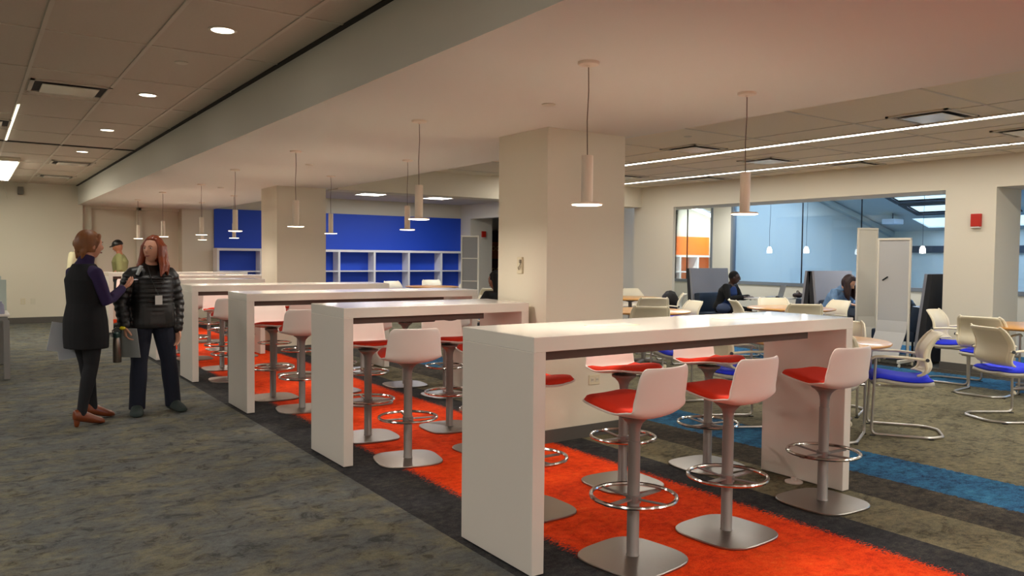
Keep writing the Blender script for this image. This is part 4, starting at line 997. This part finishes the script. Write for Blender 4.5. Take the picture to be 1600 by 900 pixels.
# thermos and papers held by woman B
th = toworld((1.34, 7.55, 0), FB, (.285, .11, .50))
t = empty('steel_thermos', (1.045, 7.44, .48)); tag(t, 'steel thermos flask hanging from the red-haired woman hand', 'flask')
MB().lathe([(.030, 0), (.034, .005), (.034, .20), (.030, .215)], n=20).obj('bottle_body', mat('brushed_bronze', '#8c8178', .3, metal=.9), t, True); MB().lathe([(.030, .214), (.033, .22), (.033, .25), (.02, .262)], n=20).obj('cap', mat('dark_teal_plastic', '#2d4a48', .4), t, True)
MB().tube([(.028, 0, .235), (.035, .0, .275), (0, 0, .30), (-.035, 0, .275), (-.028, 0, .235)], .005, 6).obj('handle', M_BLACK, t, True)
b = MB(); b.box(-.004, .004, -.10, .10, -.24, .02, rot=Matrix.Rotation(-.22, 3, 'Y')); o = b.obj('paper_folder', mat('grey_brochure', '#8d9190', .5), None, label='grey brochure held beside the thermos by the red-haired woman', cat='folder'); o.location = (1.11, 7.42, .75); o.rotation_euler = (0, 0, .9)
MB().ball((1.085, 7.41, .775), (.025, .02, .016)).obj('key_fob', mat('yellow_plastic', '#d6c811', .4), None, True, label='yellow key fob in the red-haired woman hand above the brochure', cat='key fob')

# ---- generic standing men at back
def stand(z=1.0):
    return dict(pelvis=(0, 0, .93*z), waist=(0, 0, 1.07*z), chest=(0, .0, 1.27*z), neck=(0, .01, 1.43*z), head=(0, .04, 1.56*z), shR=(.19, 0, 1.37*z), shL=(-.19, 0, 1.37*z), elR=(.23, -.02, 1.10*z), wrR=(.14, .16, 1.0*z), elL=(-.23, -.02, 1.10*z), wrL=(-.14, .16, 1.0*z),
                hipR=(.09, 0, .90*z), hipL=(-.09, 0, .90*z), knR=(.10, .02, .49*z), knL=(-.10, .02, .49*z), anR=(.10, -.02, .09), anL=(-.10, -.02, .09), toeR=(.12, .14, .03), toeL=(-.12, .14, .03))
def dress_man(r, g, secs, M, hc, shirt, trousers, shortsleeve=True, hairm=None, hat=None):
    garment(r, 'shirt', shirt, [lambda b: spine_rings(b, secs[1:8], V(1, 0, 0), grow=.018), lambda b: [arm(b, g, s, .066, .056, .046, .12 if shortsleeve else .95) for s in 'RL']], .01)
    garment(r, 'trousers', trousers, [lambda b: legs(b, g, .015, .012), lambda b: spine_rings(b, secs[0:3], V(1, 0, 0), grow=.012)], .01)
    for s in 'RL':
        a, tt = g('an'+s), g('toe'+s); d = (tt-a); d.z = 0; d.normalize(); b = MB(); z0 = min(a.z, tt.z)-.06 if a.z > .2 else 0
        shoe(b, V(a.x, a.y, z0)-d*.06, V(tt.x, tt.y, z0)+d*.03, .05, .09); b.obj('shoe', M_BLACK, r)
    if hat: garment(r, 'cap', hat, [lambda b: b.ball(hc+M @ V(0, -.012, .035), (.088, .106, .098), 24, 16, rot=M, fn=lambda d, p: p if d.z > -.35 else p*.8), lambda b: b.ball(hc+M @ V(0, .10, .045), (.06, .055, .010), 16, 8, rot=M)], .008)
    if hairm: garment(r, 'hair', hairm, [lambda b: b.ball(hc+M @ V(0, -.014, .022), (.080, .098, .106), 24, 18, rot=M, fn=lambda d, p: p*.82 if (d.y > .3 and d.z < .5) or d.z < -.6 else p)], .008)
s1 = dict(look=(.3, .8, -.35), skin='#a86a4c', handR=((-.4, .8, -.2), (-.3, 0, -1), 1, .6), handL=((.4, .8, -.2), (.3, 0, -1), -1, .6), w=1.12, fine=False)
r1, g1, sc1, M1, h1 = person('man in olive shirt and black cap bending behind the farthest high table', (2.42, 16.75, 0), math.radians(75), stand(.985), s1)
dress_man(r1, g1, sc1, M1, h1, mat('olive_cotton', '#7b7a4e', .9), mat('dark_trousers', '#202126', .9), True, hat=M_BLACK)
s2 = dict(look=(0, 1, 0), skin='#c69372', handR=((0, .9, -.2), (-1, 0, 0), 1, .6), handL=((0, .9, -.2), (1, 0, 0), -1, .6), w=1.05, fine=False)
r2, g2, sc2, M2, h2 = person('man in cream shirt standing mostly hidden behind the brown-haired woman', (1.69, 16.75, 0), math.radians(-120), stand(1.0), s2)
dress_man(r2, g2, sc2, M2, h2, mat('cream_cotton', '#cfc6a4', .9), mat('khaki_trousers', '#6b6046', .9), False, hairm=mat('grey_brown_hair', '#6a5136', .7))
# ---- seated people
def sit(lean=0, z=0):
    return dict(pelvis=(0, -.05, .53), waist=(0, -.03+lean*.15, .68), chest=(0, lean*.5, .86), neck=(0, lean*.85, 1.0), head=(0, .03+lean*1.1, 1.125-lean*.12), shR=(.18, lean*.72, .945), shL=(-.18, lean*.72, .945),
                elR=(.235, .10+lean*.6, .74), wrR=(.12, .33+lean*.4, .775), elL=(-.235, .10+lean*.6, .74), wrL=(-.12, .33+lean*.4, .775), hipR=(.09, 0, .53), hipL=(-.09, 0, .53), knR=(.12, .40, .52), knL=(-.12, .40, .52),
                anR=(.12, .36, .10), anL=(-.12, .36, .10), toeR=(.13, .52, .03), toeL=(-.13, .52, .03))
s3 = dict(look=(-.45, .85, -.12), skin='#3d2418', handR=((-.3, 1, 0), (0, 0, -1), 1, .35), handL=((.3, 1, 0), (0, 0, -1), -1, .35), w=1.1, sit=True, lip='#3e221c', brow='#120c0a')
r3, g3, sc3, M3, h3 = person('man in black jacket and blue shirt seated at the booth with a laptop', (11.22, 9.46, -.03), PI+.25, sit(.12), s3)
M_BJ = mat('black_wool_coat', '#0d0d0f', .9)
garment(r3, 'shirt', mat('blue_cotton', '#1c3566', .85), [lambda b: spine_rings(b, sc3[2:8], V(1, 0, 0), grow=.012)], .009)
def openjacket(b):
    spine_rings(b, [(c-V(0, .022, 0), hw, hd, l) for c, hw, hd, l in sc3[1:8]], V(1, 0, 0), grow=.02)
    for s in 'RL': arm(b, g3, s, .068, .056, .046, .93)
garment(r3, 'jacket', M_BJ, [openjacket], .009)
garment(r3, 'trousers', M_BJ, [lambda b: legs(b, g3, .015, .01), lambda b: spine_rings(b, sc3[0:3], V(1, 0, 0), grow=.012)], .01)
for s in 'RL':
    tt = g3('toe'+s); b = MB(); shoe(b, V(tt.x, .30, 0), V(tt.x, .56, 0), .05, .09); b.obj('shoe', M_BLACK, r3)
garment(r3, 'hair', mat('black_hair', '#0b0908', .9), [lambda b: b.ball(h3+M3 @ V(0, -.016, .028), (.078, .092, .098), 24, 18, rot=M3, fn=lambda d, p: p*.80 if (d.y > .3 and d.z < .5) or d.z < -.5 else p)], .008)
b = MB()
for sg in (-1, 1): b.tube([h3+M3 @ V(sg*.03+.02*math.cos(a*PI/8), .098, .014+.015*math.sin(a*PI/8)) for a in range(16)], .0018, 6, True)
b.tube([h3+M3 @ V(-.05, .096, .018), h3+M3 @ V(-.078, .0, .018)], .002, 6); b.tube([h3+M3 @ V(.05, .096, .018), h3+M3 @ V(.078, .0, .018)], .002, 6); b.obj('spectacles', M_BLACK, r3)
s4 = dict(look=(-.10, .75, -.65), headup=(0, .5, .85), skin='#cf9b7e', handR=((-.3, 1, -.1), (0, 0, -1), 1, .6), handL=((.3, 1, 0), (0, 0, -1), -1, .4), w=.98, sit=True)
r4, g4, sc4, M4, h4 = person('woman in denim shirt with long dark hair writing at the booth table', (10.94, 7.20, -.02), PI, sit(.26), s4)
M_DEN = mat('denim_shirt', '#6f90b5', .85, noise=.3, nscale=30)
garment(r4, 'denim_shirt', M_DEN, [lambda b: spine_rings(b, sc4[0:8], V(1, 0, 0), grow=.018), lambda b: [arm(b, g4, s, .062, .052, .042, .88) for s in 'RL'], lambda b: b.tube([g4('neck')-V(0, .03, .02), g4('neck').lerp(g4('head'), .2)], [.07, .062], 14)], .009)
garment(r4, 'trousers', mat('dark_trousers', '#202126', .9), [lambda b: legs(b, g4, .012, .01), lambda b: spine_rings(b, sc4[0:2], V(1, 0, 0), grow=.010)], .01)
for s in 'RL':
    tt = g4('toe'+s); b = MB(); shoe(b, V(tt.x, .30, 0), V(tt.x, .56, 0), .045, .085); b.obj('shoe', M_BLACK, r4)
def strands4(b):
    for k in range(13):
        a = math.radians(-205+k*230/12); x, y = math.cos(a), math.sin(a)
        p1 = h4+M4 @ V(.082*x, .085*y-.01, .02); p2 = p1+V(0, .02, -.09); p3 = p2+V(.01*x, .0, -.10); p4 = p3+V(0, .0, -.07)
        b.tube([h4+M4 @ V(.04*x, .045*y, .09), p1, p2, p3, p4], [.02, .024, .024, .02, .008], 8, roundend=True)
garment(r4, 'hair', mat('dark_brown_hair', '#2b1310', .45, noise=.3, nscale=50), [lambda b: hair_cap(b, h4+M4 @ V(0, -.014, .014), M4, 1.0, hairB), strands4], .007, 1)
s5 = dict(look=(0, 1, -.1), skin='#8c5a43', handR=((-.3, 1, 0), (0, 0, -1), 1, .5), handL=((.3, 1, 0), (0, 0, -1), -1, .5), w=1.0, sit=True, fine=False)
r5, g5, sc5, M5, h5 = person('person in black with dark hair seated half behind the big pillar', (5.32, 7.95, 0), math.radians(100-90), sit(.05), s5)
dress_man(r5, g5, sc5, M5, h5, M_BJ, mat('dark_trousers', '#202126', .9), False, hairm=mat('black_hair', '#0b0908', .9))
garment(r5, 'long_hair', mat('black_hair', '#0b0908', .9), [lambda b: [b.tube([h5+M5 @ V(.05*x, -.06, .07), h5+M5 @ V(.075*x, -.075, -.03), h5+M5 @ V(.08*x, -.07, -.14)], [.035, .034, .02], 10, roundend=True) for x in (-1, -.5, 0, .5, 1)]], .008)
chair(5.32, 7.88, (-.17, .98), 'cream chair under the dark-haired seated person behind the pillar')
